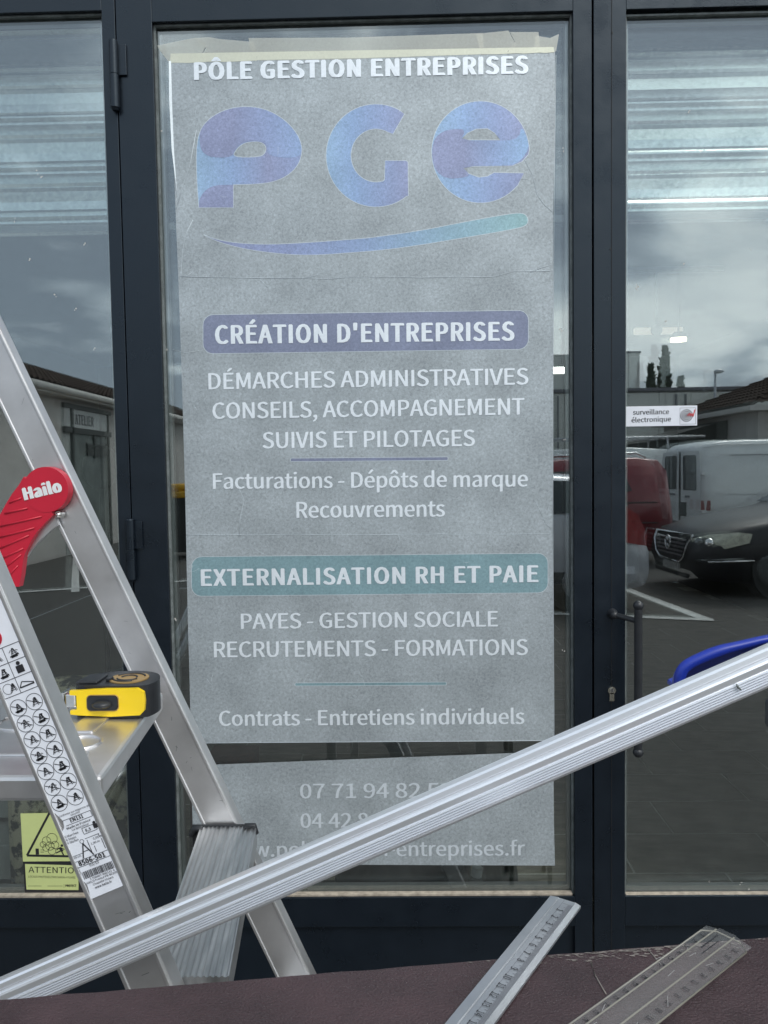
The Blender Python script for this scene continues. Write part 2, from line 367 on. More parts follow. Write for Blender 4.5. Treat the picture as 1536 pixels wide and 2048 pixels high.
def leaf(par, xa, xb, x0, x1, zt=ZT, zb=ZB):
    """frame of one leaf: outer xa..xb, glass opening x0..x1"""
    for a, c in ((xa, x0), (x1, xb)):
        k = MB(); k.box((a, 0, .03), (c, .05, 2.655), bev=.0012); k.build('stile', M_frame, par)
    k = MB(); k.box((x0, .0004, zt), (x1, .05, 2.655), bev=.0012); k.build('top_rail', M_frame, par)
    k = MB(); k.box((x0, .0004, .474), (x1, .05, zb), bev=.0012); k.build('middle_rail', M_frame, par)
    k = MB(); k.box((x0, .0004, .03), (x1, .07, .11), bev=.0012); k.build('bottom_rail', M_frame, par)
    k = MB(); k.box((x0, .014, .11), (x1, .05, .474)); k.build('kick_panel', M_frame, par)
def hinge(par, x, z0, z1):
    h = (z1-z0)/2
    hb = MB(); hb.cyl((x, -.010, z0+h+.001), (x, -.010, z1), .0095, n=20); hb.ball((x, -.010, z1), .0093, sz=.45)
    hb.box((x+.004, -.006, z0+h+.001), (x+.026, .0, z1-.004), bev=.001); hg = hb.build('hinge', M_frame, par)
    q = MB(); q.cyl((x, -.010, z0), (x, -.010, z0+h-.001), .0102, n=20); q.cyl((x, -.010, z0-.006), (x, -.010, z0), .006, .009)
    q.cyl((x, -.010, z0+h-.0012), (x, -.010, z0+h+.0012), .0085); q.build('hinge_knuckle', M_frame, hg)
# fixed surround
sf = thing('shop_window', 'fixed anthracite framed shop window left of the doors, behind the ladder', 'window')
for nm, a, c in (('frame_post', (-.644, .0006, 0), (-.6145, .07, 2.66)), ('frame_post', (-2.0, .0006, 0), (-1.92, .07, 2.66)), ('top_rail', (-1.92, .001, 2.568), (-.644, .07, 2.66)),
                 ('middle_rail', (-1.92, .001, .474), (-.644, .07, .545)), ('bottom_rail', (-1.92, .001, 0), (-.644, .07, .11)), ('kick_panel', (-1.92, .014, .11), (-.644, .05, .474))):
    k = MB(); k.box(a, c, bev=.0012 if nm != 'kick_panel' else 0); k.build(nm, M_frame, sf)
glazing(sf, -1.92, -.644, .545, 2.568, .30)
k = MB(); k.box((-2.0, -.001, 2.6605), (2.3, .1, 2.70)); hd = k.build('door_frame_head', M_frame); hd['label'] = 'long anthracite frame head running above the doors'; hd['category'] = 'door frame'
k = MB(); k.box((1.47, .001, 0), (2.3, .07, 2.66)); k.build('side_panel', M_frame, hd)
dc = thing('shop_door', 'anthracite glazed door carrying the big transfer sheet with logo', 'door')
leaf(dc, -.612, .4365, -.532, .3955); glazing(dc, -.532, .3955, ZB, ZT, .34)
hinge(dc, -.616, 2.352, 2.495); hinge(dc, -.6135, 1.302, 1.437)
dr = thing('shop_door', 'anthracite glazed door with long pull handle and lock, right of the lettered sheet', 'door')
leaf(dr, .4405, 1.468, .5115, 1.39); glazing(dr, .5115, 1.39, ZB-.004, ZT-.005, .36)
k = MB(); k.box((.4795, -.0015, .03), (.4805, .0005, 2.655)); k.build('joint_line', M_dark, dr)
hn = MB(); hp = P(1222, 1224, 0); tp = D(1279, 1214, 1.70); bp_ = D(1274, 1502, 1.70)
hx = (tp.x+bp_.x)/2
hn.cyl((hx, -.06, bp_.z), (hx, -.06, tp.z), .0088, n=20); hn.ball((hx, -.06, tp.z+.003), .0115); hn.ball((hx, -.06, bp_.z-.003), .0115)
ho = hn.build('pull_handle', M_black, dr)
for zz in (hp.z-.004, bp_.z+.03):
    k = MB(); k.cyl((hp.x+.003, -.012, zz), (hx, -.06, zz-.006), .0062, n=14); k.cyl((hp.x+.003, 0, zz), (hp.x+.003, -.016, zz), .0125, .009, n=16); k.ball((hp.x+.003, -.016, zz), .009, sz=1); k.build('handle_arm', M_black, ho)
lz = P(1223, 1388, 0); lk = MB()
lk.cyl((lz.x, 0, lz.z+.009), (lz.x, -.004, lz.z+.009), .0088, n=20); lk.box((lz.x-.0055, -.004, lz.z-.016), (lz.x+.0055, 0, lz.z+.004), bev=.001)
lo = lk.build('lock_cylinder', M_brass, dr)
k = MB(); k.cyl((lz.x, -.0041, lz.z+.010), (lz.x, -.0052, lz.z+.010), .0052, n=14); k.build('key_plug', M_steel, lo)
k = MB(); k.box((lz.x-.0008, -.0056, lz.z+.006), (lz.x+.0008, -.0050, lz.z+.014)); k.build('keyhole', M_dark, lo)
for px, py in ((1224, 66), (1221, 498)):
    k = MB(); c = P(px, py, 0); k.cyl((c.x, -.0002, c.z), (c.x, -.0015, c.z), .0022, n=10); k.build('screw', M_dark, dr)
# ============================================================ TRANSFER SHEETS
YP, YL = .01815, .0176
def sheet(name, label, L, Rr, n=40, m_=60, bulge=.0003):
    """L, Rr: left and right edge points (px) from top to bottom"""
    def along(E, t):
        n_ = len(E)-1; s = min(n_-1e-6, t*n_); i = int(s); a = s-i
        return (E[i][0]*(1-a)+E[i+1][0]*a, E[i][1]*(1-a)+E[i+1][1]*a)
    vs = []; fs = []
    for j in range(m_+1):
        a = along(L, j/m_); c = along(Rr, j/m_)
        for i in range(n+1):
            t = i/n; q = P(a[0]*(1-t)+c[0]*t, a[1]*(1-t)+c[1]*t, YP)
            wv = mnoise.noise(Vector((q.x*9, q.z*7, 1.3)))*.0001
            q.x += 0; q.y += wv-.0002
            if i in (0, n): q.x += mnoise.noise(Vector((q.z*5, i, 0)))*.0012
            vs.append(q)
    for j in range(m_):
        for i in range(n): a = j*(n+1)+i; fs.append((a, a+1, a+n+2, a+n+1))
    k = MB(); k.add(vs, fs, None, False); o = k.build(name, M_paper, solid=.0003); return o
up = sheet('transfer_sheet', '', [(340, 107), (345, 270), (352, 430), (358, 590), (363, 740), (368, 900), (372, 1060), (376, 1250), (380, 1400), (383, 1487)],
           [(1110, 95), (1110, 250), (1107, 400), (1106, 560), (1106, 700), (1106, 850), (1105, 1060), (1107, 1250), (1108, 1400), (1109, 1481)])
up['label'] = 'tall grey transfer sheet with logo and white service lettering, taped to door glass'; up['category'] = 'transfer sheet'
dn = sheet('transfer_sheet', '', [(380, 1531), (384, 1600), (386, 1728)], [(1106, 1503), (1108, 1620), (1110, 1731)], 30, 14)
dn['label'] = 'short grey transfer sheet with telephone numbers and web address, below the tall one'; dn['category'] = 'transfer sheet'
lines = [('PÔLE GESTION ENTREPRISES', 388, 1057, 160, 147, 35, .022), ('CRÉATION D\'ENTREPRISES', 430, 1029, 688, 681, 38, .016),
  ('DÉMARCHES ADMINISTRATIVES', 417, 1057, 779, 769, 33, .008), ('CONSEILS, ACCOMPAGNEMENT', 425, 1049, 838, 829, 33, .008), ('SUIVIS ET PILOTAGES', 525, 950, 897, 892, 33, .008),
  ('Facturations - Dépôts de marque', 426, 1056, 978, 973, 32, .008), ('Recouvrements', 593, 890, 1036, 1033, 33, .008),
  ('EXTERNALISATION RH ET PAIE', 402, 1077, 1172, 1164, 35, .016), ('PAYES - GESTION SOCIALE', 482, 996, 1258, 1253, 32, .008), ('RECRUTEMENTS - FORMATIONS', 428, 1056, 1315, 1310, 33, .008),
  ('Contrats - Entretiens individuels', 438, 1049, 1452, 1448, 32, .008)]
for s, xa, xb, ya, yb, cap, bo in lines:
    k = MB(); px_text(k, s, xa, xb, ya, yb, cap, YL-.0006, bo); k.build('lettering', M_vinyl, up)
for s, xa, xb, ya, yb, cap in (('07 71 94 82 53', 600, 905, 1597, 1595, 31), ('04 42 8', 601, 737, 1656, 1655, 31), ('www.polegestion-entreprises.fr', 442, 1050, 1714, 1711, 31)):
    k = MB(); px_text(k, s, xa, xb, ya, yb, cap, YL-.0006, .007); k.build('lettering', papermat('pale_vinyl', [(.70, .75, .80)], mott=.05), dn)
def pxl(pts, y): return [P(a, b_, y) for a, b_ in pts]
def vinyl(pts, m_, par, y=YL, holes=(), it=1, edge=True, name='logo_shape'):
    sm = [(v.x, v.y) for v in smoothpoly([Vector((a, b_)) for a, b_ in pts], it)] if it else pts
    hs = [[(v.x, v.y) for v in smoothpoly([Vector((a, b_)) for a, b_ in h], it)] if it else h for h in holes]
    k = MB(); k.bm(fillpoly([pxl(sm, y)]+[pxl(h, y) for h in hs])); o = k.build(name, m_, par)
    if edge:
        k = MB()
        for L in [sm]+hs:
            q = [p for i, p in enumerate(pxl(L, y-.00015)) if i == 0 or (Vector(L[i])-Vector(L[i-1])).length > .3]; n_ = len(q); vv = []
            for i in range(n_):
                t_ = (q[(i+1) % n_]-q[i-1]).normalized(); nn = Vector((-t_.z, 0, t_.x)); vv += [q[i]-nn*.0006, q[i]+nn*.0006]
            k.add(vv, [(2*i, 2*i+1, (2*i+3) % (2*n_), (2*i+2) % (2*n_)) for i in range(n_)])
        k.build('vinyl_edge', M_crease, o)
    return o
Z1 = lambda q: [(300+a/3.491, 40+b_/3.491) for a, b_ in q]
Z2 = lambda q: [(700+a/3.491, 40+b_/3.491) for a, b_ in q]
LB, PB, PU = (.29, .48, .72), (.25, .36, .62), (.25, .28, .50)
wx = lambda px: P(px, 300, YL).x
m_p = papermat('vinyl_blue_a', [LB, (.25,.39,.68), PU, (.25,.33,.60)], wx(395), wx(606))
m_p2 = papermat('vinyl_blue_b', [PU, PU, (.25,.33,.60), (.26,.40,.69)], wx(395), wx(606))
m_g = papermat('vinyl_blue_c', [LB, (.26,.42,.72), (.25,.34,.61), PU], wx(650), wx(820))
m_e = papermat('vinyl_blue_d', [LB, (.26,.42,.72), (.25,.33,.60), PU], wx(862), wx(1060))
m_e2 = papermat('vinyl_blue_e', [PU, PU, (.25,.37,.66), (.27,.47,.76)], wx(862), wx(1060))
m_s = papermat('vinyl_swoosh', [PU, (.24,.30,.56), (.24,.36,.62), (.24,.43,.56), (.24,.46,.48)], wx(400), wx(1055))
Pout = [(340, 1310), (325, 1100), (322, 900), (345, 770), (420, 680), (530, 622), (660, 600), (800, 617), (930, 685), (1030, 790), (1068, 900), (1040, 1010), (960, 1090), (850, 1135), (720, 1148), (582, 1150), (582, 1310)]
Phole = [(577, 958), (600, 905), (645, 865), (700, 850), (780, 852), (812, 885), (805, 930), (765, 957)]
def dense(q, corners=()):   # repeat corner points so smoothing keeps them sharp
    o = []
    for i, p in enumerate(q): o += [p]*(3 if i in corners else 1)
    return o
vinyl(dense(Z1(Pout), (0, 15, 16)), m_p, up, holes=[Z1(Phole)], it=2)
vinyl(Z1([(345, 770), (420, 682), (530, 625), (660, 603), (800, 620), (930, 688), (1028, 792), (1066, 900), (1040, 960), (900, 962), (815, 935), (818, 880), (782, 845), (700, 842), (640, 858), (598, 900), (570, 960), (430, 960), (370, 930), (345, 870)]), m_p2, up, YL-.0002, it=2, edge=False)
vinyl(dense(Z1([(341, 1309), (342, 1250), (390, 1180), (470, 1150), (581, 1150), (581, 1309)]), (0, 4, 5)), m_p2, up, YL-.0002, it=2, edge=False)
def arc(cx_, cy_, rx, ry, a0, a1, n=28): return [(cx_+rx*math.cos(rad(a0+(a1-a0)*i/n)), cy_-ry*math.sin(rad(a0+(a1-a0)*i/n))) for i in range(n+1)]
vinyl([(809, 228)]+arc(752, 311, 100, 103, 57, 308, 44)[1:]+[(817, 392), (816, 324), (812, 321), (770, 321), (769, 359)]+arc(752, 311, 50, 53, 288, 62, 30)+[(786, 268)], m_g, up, it=0)
eo = arc(961, 304, 98, 102, 0, 318, 50)
vinyl([(1059, 300)]+eo[1:]+[(1035, 372), (1048, 346), (988, 345)]+Z2([(960, 1090), (900, 1098), (830, 1072), (780, 1024), (1130, 1020), (1200, 990), (1245, 940)]), m_e, up, it=0, holes=[Z2([(770, 837), (820, 790), (880, 762), (960, 758), (1010, 790), (1048, 837)])])
vinyl(Z2([(590, 830), (640, 780), (720, 760), (810, 765), (770, 845), (1100, 845), (1180, 820), (1200, 740), (1240, 830), (1250, 900), (1190, 985), (1120, 1018), (776, 1020), (840, 1080), (800, 1100), (680, 1110), (600, 1060), (572, 960), (575, 890)]), m_e2, up, YL-.0002, it=1, edge=False)
vinyl(Z1([(360, 1490), (450, 1530), (600, 1557), (800, 1567), (1000, 1560), (1300, 1540), (1536, 1520)])+Z2([(140, 1520), (500, 1470), (820, 1405), (1100, 1355), (1200, 1345), (1240, 1370), (1245, 1425), (1180, 1455), (800, 1520), (500, 1570), (250, 1605), (0, 1625)])+Z1([(1200, 1640), (1000, 1642), (700, 1608), (500, 1558), (400, 1515)]), m_s, up, it=2)
def rr_px(x0, y0, x1, y1, r, sl):
    q = rrect(x1-x0, y1-y0, r, 5); cxx, cyy = (x0+x1)/2, (y0+y1)/2
    return [(cxx+a, cyy-b_+a*sl) for a, b_ in q]
m_b1 = papermat('vinyl_indigo', [(.165, .19, .33)], mott=.14); m_b2 = papermat('vinyl_teal', [(.16, .33, .37)], mott=.14)
vinyl(rr_px(406, 625, 1057, 703, 20, -.014), m_b1, up, it=0, name='banner')
vinyl(rr_px(383, 1110, 1096, 1189, 20, -.010), m_b2, up, it=0, name='banner')
vinyl(rr_px(581, 915, 896, 922, 2, -.008), m_b1, up, it=0, name='rule')
vinyl(rr_px(590, 1365, 893, 1371, 2, -.006), m_b2, up, it=0, name='rule')
k = MB()
def crease(mb, pts, r=.0006):
    q = [(a+random.uniform(-1, 1), b_+random.uniform(-.8, .8)) for a, b_ in pts]; mb.tube(pxl(q, YP-.0006), [r*random.uniform(.5, 1.2) for _ in q], 5)
crease(k, [(360+37*i, 553-0.1*i+(6 if i < 9 else 3)*math.sin(i/7) - (10 if i > 17 else 0)) for i in range(21)])
crease(k, [(373+36.5*i, 1070-i*.1) for i in range(21)], .0005)
for q in ([(1050, 320), (1066, 350), (1075, 390), (1090, 410), (1107, 425)], [(1060, 545), (1082, 535), (1106, 528)], [(1106, 1062), (1092, 1048), (1082, 1025), (1070, 1000)],
          [(470, 960), (488, 1000), (480, 1040), (478, 1075)], [(345, 700), (370, 706), (400, 702)], [(384, 545), (362, 560), (366, 500), (372, 470), (386, 440)], [(392, 260), (380, 330), (366, 372), (352, 420)],
          [(520, 560), (535, 575)], [(500, 1090), (520, 1105), (535, 1112)], [(790, 1100), (800, 1082), (797, 1070)], [(640, 548), (610, 556)]): crease(k, q, .0005)
for _ in range(26):
    a = random.uniform(380, 1080); c = random.uniform(200, 1450); d_ = random.uniform(0, 6.28); l_ = random.uniform(8, 22)
    crease(k, [(a, c), (a+l_*math.cos(d_)*.5, c+l_*math.sin(d_)*.5+2), (a+l_*math.cos(d_), c+l_*math.sin(d_))], .00028)
k.build('crease', M_crease, up)
k = MB()
el_ = [(336, 122), (337, 200), (342, 300), (352, 385)]; er_ = [(342, 122), (344, 200), (348, 300), (354, 385)]
vs = []
for (a, b_), (c, d_) in zip(el_, er_): vs += [P(a+1.5, b_, YP-.0025), P(c, d_, YP-.0006)]
k.add(vs, [(2*i, 2*i+1, 2*i+3, 2*i+2) for i in range(3)]); k.build('curled_edge', M_crease, up)
k = MB(); k.tube(pxl([(383, 1487), (500, 1485), (700, 1484), (1000, 1482), (1109, 1481)], YP-.0004), .0005, 5); k.tube(pxl([(1112, 110), (1108, 400), (1106, 800), (1106, 1060), (1108, 1400), (1109, 1480)], YP-.0004), .0005, 5); k.build('cut_edge', M_crease, up)
# masking tape
tapes = [('crumpled cream masking tape at the upper left corner, sticking out past the sheet', [(314, 91), (392, 75), (413, 90), (396, 122), (340, 127), (320, 101)], 0),
 ('short piece of cream masking tape second from the left, left of the long strip', [(389, 76), (418, 74), (440, 78), (508, 84), (514, 117), (430, 120), (396, 123), (412, 96)], 1),
 ('long strip of cream masking tape along the top edge of the sheet', [(497, 76), (700, 75), (820, 71), (966, 66), (968, 106), (820, 114), (680, 119), (520, 121), (500, 95)], 0),
 ('cream masking tape with a torn notch, second piece from the right', [(952, 68), (1017, 61), (1026, 78), (1032, 90), (1018, 106), (962, 110), (958, 92)], 1),
 ('cream masking tape between notched piece and right corner piece', [(1020, 64), (1077, 64), (1082, 106), (1032, 103), (1014, 104), (1030, 84)], 2),
 ('cream masking tape at the upper right corner with a pointed end', [(1071, 71), (1100, 76), (1118, 68), (1112, 103), (1068, 103)], 3)]
for lab, pts, lv in tapes:
    k = MB(); y = .01755-.00008*lv; k.bm(fillpoly([pxl(pts, y)])); o = k.build('masking_tape', M_tape); o['label'] = lab; o['category'] = 'tape'; o['group'] = 'masking tape holding the tall sheet'
    x0_, x1_ = max(341, min(p[0] for p in pts)+4), min(1107, max(p[0] for p in pts)-2); up_l = lambda x: 107-(x-340)*.017; dn_l = lambda x: 126-(x-340)*.028
    k = MB(); k.bm(fillpoly([pxl([(x0_, up_l(x0_)), (x1_, up_l(x1_)), (x1_+2, dn_l(x1_)), ((x0_+x1_)/2, dn_l((x0_+x1_)/2)+1), (x0_-1, dn_l(x0_)-1)], y-.00003*(lv+1))]))
    k.build('overlap', M_tape2, o)
# ============================================================ STICKERS
YS = .0188
st = thing('sticker', 'narrow white surveillance sticker with black words and target logo on right door glass', 'sticker')
k = MB(); a, c = P(1252, 815, YS), P(1394, 851, YS); k.box((.5125, YS-.0008, c.z), (c.x, YS, a.z+.002), bev=.0003); k.build('backing', M_lab, st)
k = MB(); px_text(k, 'surveillance', 1266, 1338, 829.5, 828, 9.5, YS-.0012, .006); px_text(k, 'électronique', 1263, 1342, 845, 842.5, 9.5, YS-.0012, .006); k.build('lettering', M_ink, st)
k = MB(); c0 = P(1373, 831, YS-.0012)
def ring(mb, c, r, w, ex, ey, n=28):
    vs = []
    for i in range(n):
        t = 2*math.pi*i/n; d_ = ex*math.cos(t)+ey*math.sin(t); vs += [c+d_*(r-w/2), c+d_*(r+w/2)]
    mb.add(vs, [(2*i, 2*i+1, (2*i+3) % (2*n), (2*i+2) % (2*n)) for i in range(n)])
EX, EZ = Vector((1, 0, 0)), Vector((0, 0, 1))
for r_ in (.0022, .0058, .0094, .013): ring(k, c0, r_, .0016 if r_ > .003 else .0022, EX, EZ)
k.build('target_logo', M_ink, st)
k = MB()
def stroke(mb, a, b, w):
    d_ = (b-a).normalized(); n = d_.cross(Vector((0, 1, 0))).normalized()*w/2; mb.quad(a-n, b-n, b+n, a+n)
qq = [P(*z, YS-.0016) for z in ((1375, 832), (1380, 826), (1381, 833), (1384, 827), (1386, 833), (1390, 819))]
for i in range(5): stroke(k, qq[i], qq[i+1], .0022)
k.build('red_mark', mat('red_print', (.6, .02, .03), .4), st)
k = MB(); a, c = P(1360, 816, YS-.001), P(1391, 848, YS-.001)
for p, q in (((a.x, a.z), (c.x, a.z)), ((c.x, a.z), (c.x, c.z)), ((c.x, c.z), (a.x, c.z)), ((a.x, c.z), (a.x, a.z))): stroke(k, Vector((p[0], a.y, p[1])), Vector((q[0], a.y, q[1])), .0007)
k.build('logo_border', M_inkg, st)
ws = thing('warning_sticker', 'yellow green smoke warning sticker with running man, low on the left window', 'sticker')
M_wy = mat('warning_yellow', (.56, .62, .26), .45, noise=.04, nscale=30)
k = MB(); q = [P(*z, YS) for z in ((46, 1723), (172, 1723), (172, 1788), (50, 1786))]; k.bm(fillpoly([q])); k.build('black_border', M_ink, ws, solid=.0004)
k = MB(); q = [P(*z, YS-.0005) for z in ((41, 1627), (172, 1625), (172, 1722), (46, 1723))]; k.bm(fillpoly([q])); k.build('upper_panel', M_wy, ws, solid=.0004)
k = MB(); q = [P(*z, YS-.0006) for z in ((50, 1728), (157, 1731), (157, 1780), (53, 1779))]; k.bm(fillpoly([q])); k.build('lower_panel', M_wy, ws, solid=.0004)
k = MB(); ys = YS-.0011
tri = [P(*z, ys) for z in ((54, 1711), (104, 1616), (165, 1713))]
for i in range(3): stroke(k, tri[i], tri[(i+1) % 3], .0052)
k2 = MB()
for cx_, cy_, r_ in ((93, 1682, 9), (104, 1677, 11), (100, 1692, 9), (110, 1690, 8), (92, 1696, 7), (104, 1702, 8), (86, 1689, 6)):
    ring(k2, P(cx_, cy_, ys), r_*.00115, .0011, EX, EZ, 14)
a, c = P(71, 1697, ys), P(78, 1709, ys); k.quad((a.x, ys, a.z), (c.x, ys, a.z), (c.x, ys, c.z), (a.x, ys, c.z))
man = [P(*z, ys) for z in ((121, 1694), (125, 1701), (130, 1711))]
for p, q, w_ in (((119, 1695), (125, 1703), .006), ((123, 1702), (128, 1712), .003), ((121, 1702), (112, 1706), .003), ((118, 1696), (113, 1700), .0022), ((120, 1695), (129, 1699), .0022)): stroke(k, P(*p, ys), P(*q, ys), w_)
k.cyl(P(124, 1691, ys), P(124, 1691, ys)+Vector((0, -.0004, 0)), .003, n=10)
for i in range(3): stroke(k2, P(81, 1699+3*i, ys), P(88, 1699+3*i, ys), .0007)
k.build('warning_triangle', M_ink, ws); k2.build('smoke_cloud', M_ink, ws)
k = MB(); px_text(k, 'ATTENTION', 57, 161, 1745, 1747, 12.5, ys, .002); px_text(k, 'LOCAUX PROTEGES PAR CANON A FUMEE', 57, 151, 1755, 1757, 4.2, ys); px_text(k, 'PROTECT', 131, 153, 1773.5, 1773.5, 5, ys, .02)
stroke(k, P(56, 1772, ys), P(83, 1772, ys), .0008); stroke(k, P(95, 1772, ys), P(125, 1772, ys), .0008); stroke(k, P(128, 1768, ys), P(128, 1776, ys), .0006); k.build('lettering', M_ink, ws)
for par_, spots in ((sf, [(168, 488), (110, 590), (60, 520), (30, 440), (75, 345), (82, 352), (150, 620), (190, 700)]), (dr, [(1275, 576), (1278, 570), (1368, 526), (1272, 572), (1483, 1768), (1498, 1778), (1330, 640), (1420, 1760), (1500, 500), (1400, 300), (1380, 225)]), (dc, [(1128, 300), (1122, 660), (1130, 880), (1126, 1300), (322, 260), (333, 700), (350, 1240)])):
    k = MB()
    for a_, c_ in spots:
        for _ in range(2):
            p = P(a_+random.uniform(-3, 3), c_+random.uniform(-4, 4), .0195); w_ = random.uniform(.0008, .002); h_ = random.uniform(.0012, .005 if a_ == 168 else .003)
            k.add([p+Vector((math.cos(t)*w_, 0, math.sin(t)*h_*random.uniform(.6, 1))) for t in [6.283*j/7 for j in range(7)]], [tuple(range(7))])
    k.build('smudge', M_trim, par_, kind='stuff')
# ============================================================ INSIDE THE SHOP
k = MB(); sec = []; z = P(200, 470, .2).z; per = .1195
for i in range(6):     # trapezoid ribs: (out, z)
    zz = z+i*per
    sec += [(.0, zz), (.002, zz+.008), (.018, zz+.020), (.020, zz+.024), (.020, zz+.029), (.016, zz+.033), (.022, zz+.040), (.022, zz+.044), (.010, zz+.052), (.0, zz+.058), (-.003, zz+.064), (-.003, zz+.084), (.0, zz+.108), (.003, zz+.116)]
vs = []; NX = 24
for x in range(NX+1):
    X = -2.2+x*4.4/NX
    for (o_, zz) in sec: vs.append((X, .20-o_+.0012*mnoise.noise(Vector((X*3, zz*5, 0))), zz-.004*X*.3))
n_ = len(sec); fs = [(x*n_+i, x*n_+i+1, (x+1)*n_+i+1, (x+1)*n_+i) for x in range(NX) for i in range(n_-1)]
k.add(vs, fs); rp = k.build('ribbed_metal_panel', M_galv, solid=.0012); rp['label'] = 'galvanised ribbed metal panel hanging behind the top of the glass'; rp['category'] = 'metal panel'
M_tube = mat('tube_light', (1, 1, 1), .5, emit=(1, 1, .93), estr=4)
tb = thing('ceiling_light', 'lit white fluorescent tube seen through glass beside the tall sheet', 'light')
a = D(1126, 741, 8.2); k = MB(); k.box((a.x-1.1, a.y-.04, a.z-.028), (a.x+.098, a.y+.04, a.z+.028), bev=.005); k.build('diffuser', M_tube, tb)
k = MB(); k.box((a.x-1.15, a.y-.05, a.z+.03), (a.x+.12, a.y+.05, a.z+.06)); k.cyl((a.x-.6, a.y, a.z+.06), (a.x-.6, a.y, 3.0), .008); k.cyl((a.x, a.y, a.z+.06), (a.x, a.y, 3.0), .008); k.build('housing', M_white, tb)
pl = thing('pendant_light', 'small lit pendant lamp seen through the right door above the sticker', 'light')
a = D(1357, 679, 5.4); k = MB(); k.cyl((a.x, a.y, a.z+.005), (a.x, a.y, a.z+.05), .075, .03, n=24); k.cyl((a.x, a.y, a.z+.05), (a.x, a.y, 2.86), .006); k.build('lamp_shade', M_steel, pl)
k = MB(); k.cyl((a.x, a.y, a.z-.012), (a.x, a.y, a.z+.004), .052, n=24); k.build('bulb', mat('warm_bulb', (1, 1, 1), .5, emit=(1, .85, .6), estr=3.5), pl)
sp_ = thing('spotlight', 'dark round spotlight on the ceiling rail left of the pendant lamp', 'light')
a2 = D(1313, 660, 5.4); k = MB(); k.ball(a2, .04); k.cyl(a2, (a2.x, a2.y, 2.86), .008); k.build('lamp_head', M_black, sp_)
k = MB(); k.box((a2.x-.3, a2.y-.02, 2.86), (a.x+.3, a2.y+.02, 2.9)); k.build('rail', M_black, sp_)
cb = thing('lit_ceiling_panel', 'dim warm lit ceiling strip behind the spotlight', 'light')
a = D(1318, 661, 7.2); k = MB(); k.box((a.x-.22, a.y, a.z-.03), (a.x+.22, a.y+.05, a.z+.03), bev=.01); k.build('diffuser', mat('warm_strip', (1, 1, 1), .5, emit=(1, .8, .62), estr=.14), cb)
k = MB(); k.box((-.54, .08, .33), (.22, .42, .36)); k.box((-.52, .1, 0), (-.49, .4, .33)); k.box((.17, .1, 0), (.20, .4, .33))
o = k.build('low_bench', mat('grey_board', (.10, .10, .10), .7)); o['label'] = 'low grey bench just inside the door under the bags'; o['category'] = 'bench'
def bag(lab, cx_, y, w_, h_, m_, seed):
    bm = bmesh.new(); bmesh.ops.create_icosphere(bm, subdivisions=4, radius=1)
    for v in bm.verts:
        n = mnoise.fractal(v.co*1.3+Vector((seed, 0, 0)), .9, 2.1, 4)
        v.co *= 1+n*.28; v.co.x *= w_; v.co.y *= .09; v.co.z = max(-.85, v.co.z)*h_
    k = MB(); k.bm(bm, Matrix.Translation((cx_, y, .36+.85*h_)), True); o = k.build('bag', m_); o['label'] = lab; o['category'] = 'bag'
bx = lambda px: P(px, 1760, .2).x
bag('crumpled black bag on the bench below the lower sheet', bx(800), .22, .17, .135, M_black, 1.3)
bag('crumpled pale blue green plastic bag behind the bottle', bx(905), .3, .055, .14, mat('teal_plastic', (.06, .13, .14), .35), 5.1)
bag('dark olive bag right of the bottle', bx(1000), .27, .055, .135, mat('olive', (.03, .035, .02), .5), 9.2)
bt = thing('bottle', 'clear plastic bottle with white cap inside, below the lower sheet', 'bottle')
a = P(957, 1742, .17); k = MB(); ys_ = [(.034, .36), (.036, .38), (.036, .46), (.032, .50), (.016, .535), (.013, .545)]
ca = Vector((a.x-.006, .17, 0)); dz = a.z-.012-.545
for i in range(5): k.cyl(ca+Vector((0, 0, ys_[i][1]+dz*(i > 2))), ca+Vector((0, 0, ys_[i+1][1]+dz*(i > 1))), ys_[i][0], ys_[i+1][0], 20)
k.build('body', mat('clear_plastic', (.30, .34, .34), .15, spec=.9), bt); k = MB(); k.cyl(ca+Vector((0, 0, .545+dz)), ca+Vector((.004, 0, .567+dz)), .0142, n=20); k.build('cap', M_white, bt)
M_flor = mat('floral_fabric', (.012, .014, .018), .8, col2=(.30, .27, .20), nscale=24, thr=(.47, .53))
k = MB(); k.box((-1.02, .16, 0), (-.622, .24, 1.02), bev=.02); o = k.build('floral_armchair_back', M_flor); o['label'] = 'dark and beige floral fabric panel standing inside the left window behind the ladder'; o['category'] = 'fabric panel'
bs = [('dark red', (.10, .02, .018), .10), ('brown', (.06, .035, .025), .07), ('dark red', (.12, .025, .02), .06), ('black', (.02, .02, .02), .09)]
z = .36
k = None
for i, (nm, c, h_) in enumerate((('dark red box lowest in the stack inside left of the door sheet', (.10, .025, .02), .16), ('brown box in the middle of the stack inside left of the door sheet', (.05, .03, .022), .14), ('rust red box on top of the stack inside left of the door sheet', (.14, .04, .03), .12))):
    k = MB(); k.box((-.535+.004*i, .10, z), (-.40, .36, z+h_), bev=.003); o = k.build('box', mat('box_%d' % i, c, .7, noise=.4, nscale=40)); o['label'] = nm; o['category'] = 'box'; o['group'] = 'boxes stacked inside the door'; z += h_+.001
sh = thing('display_steps', 'grey stepped display inside the left window beside the warning sticker', 'display')
for i in range(3):
    k = MB(); k.box((-1.25, .2+.12*i, .3+.12*i), (-.93, .6, .40+.12*i), bev=.004); k.build('step', mat('grey_step', (.28, .29, .29), .6), sh)
k = MB(); k.box((-1.24, .22, 0), (-.94, .58, .3)); k.build('base', M_int, sh)
st2 = thing('round_headed_stand', 'dark round headed stand seen dimly through the left window', 'stand')  # added stand for a dark round shape of unclear kind; gives no light
a = D(202, 935, 3.6); k = MB(); k.ball(a, .085, sz=1.25); k.build('head', M_black, st2)
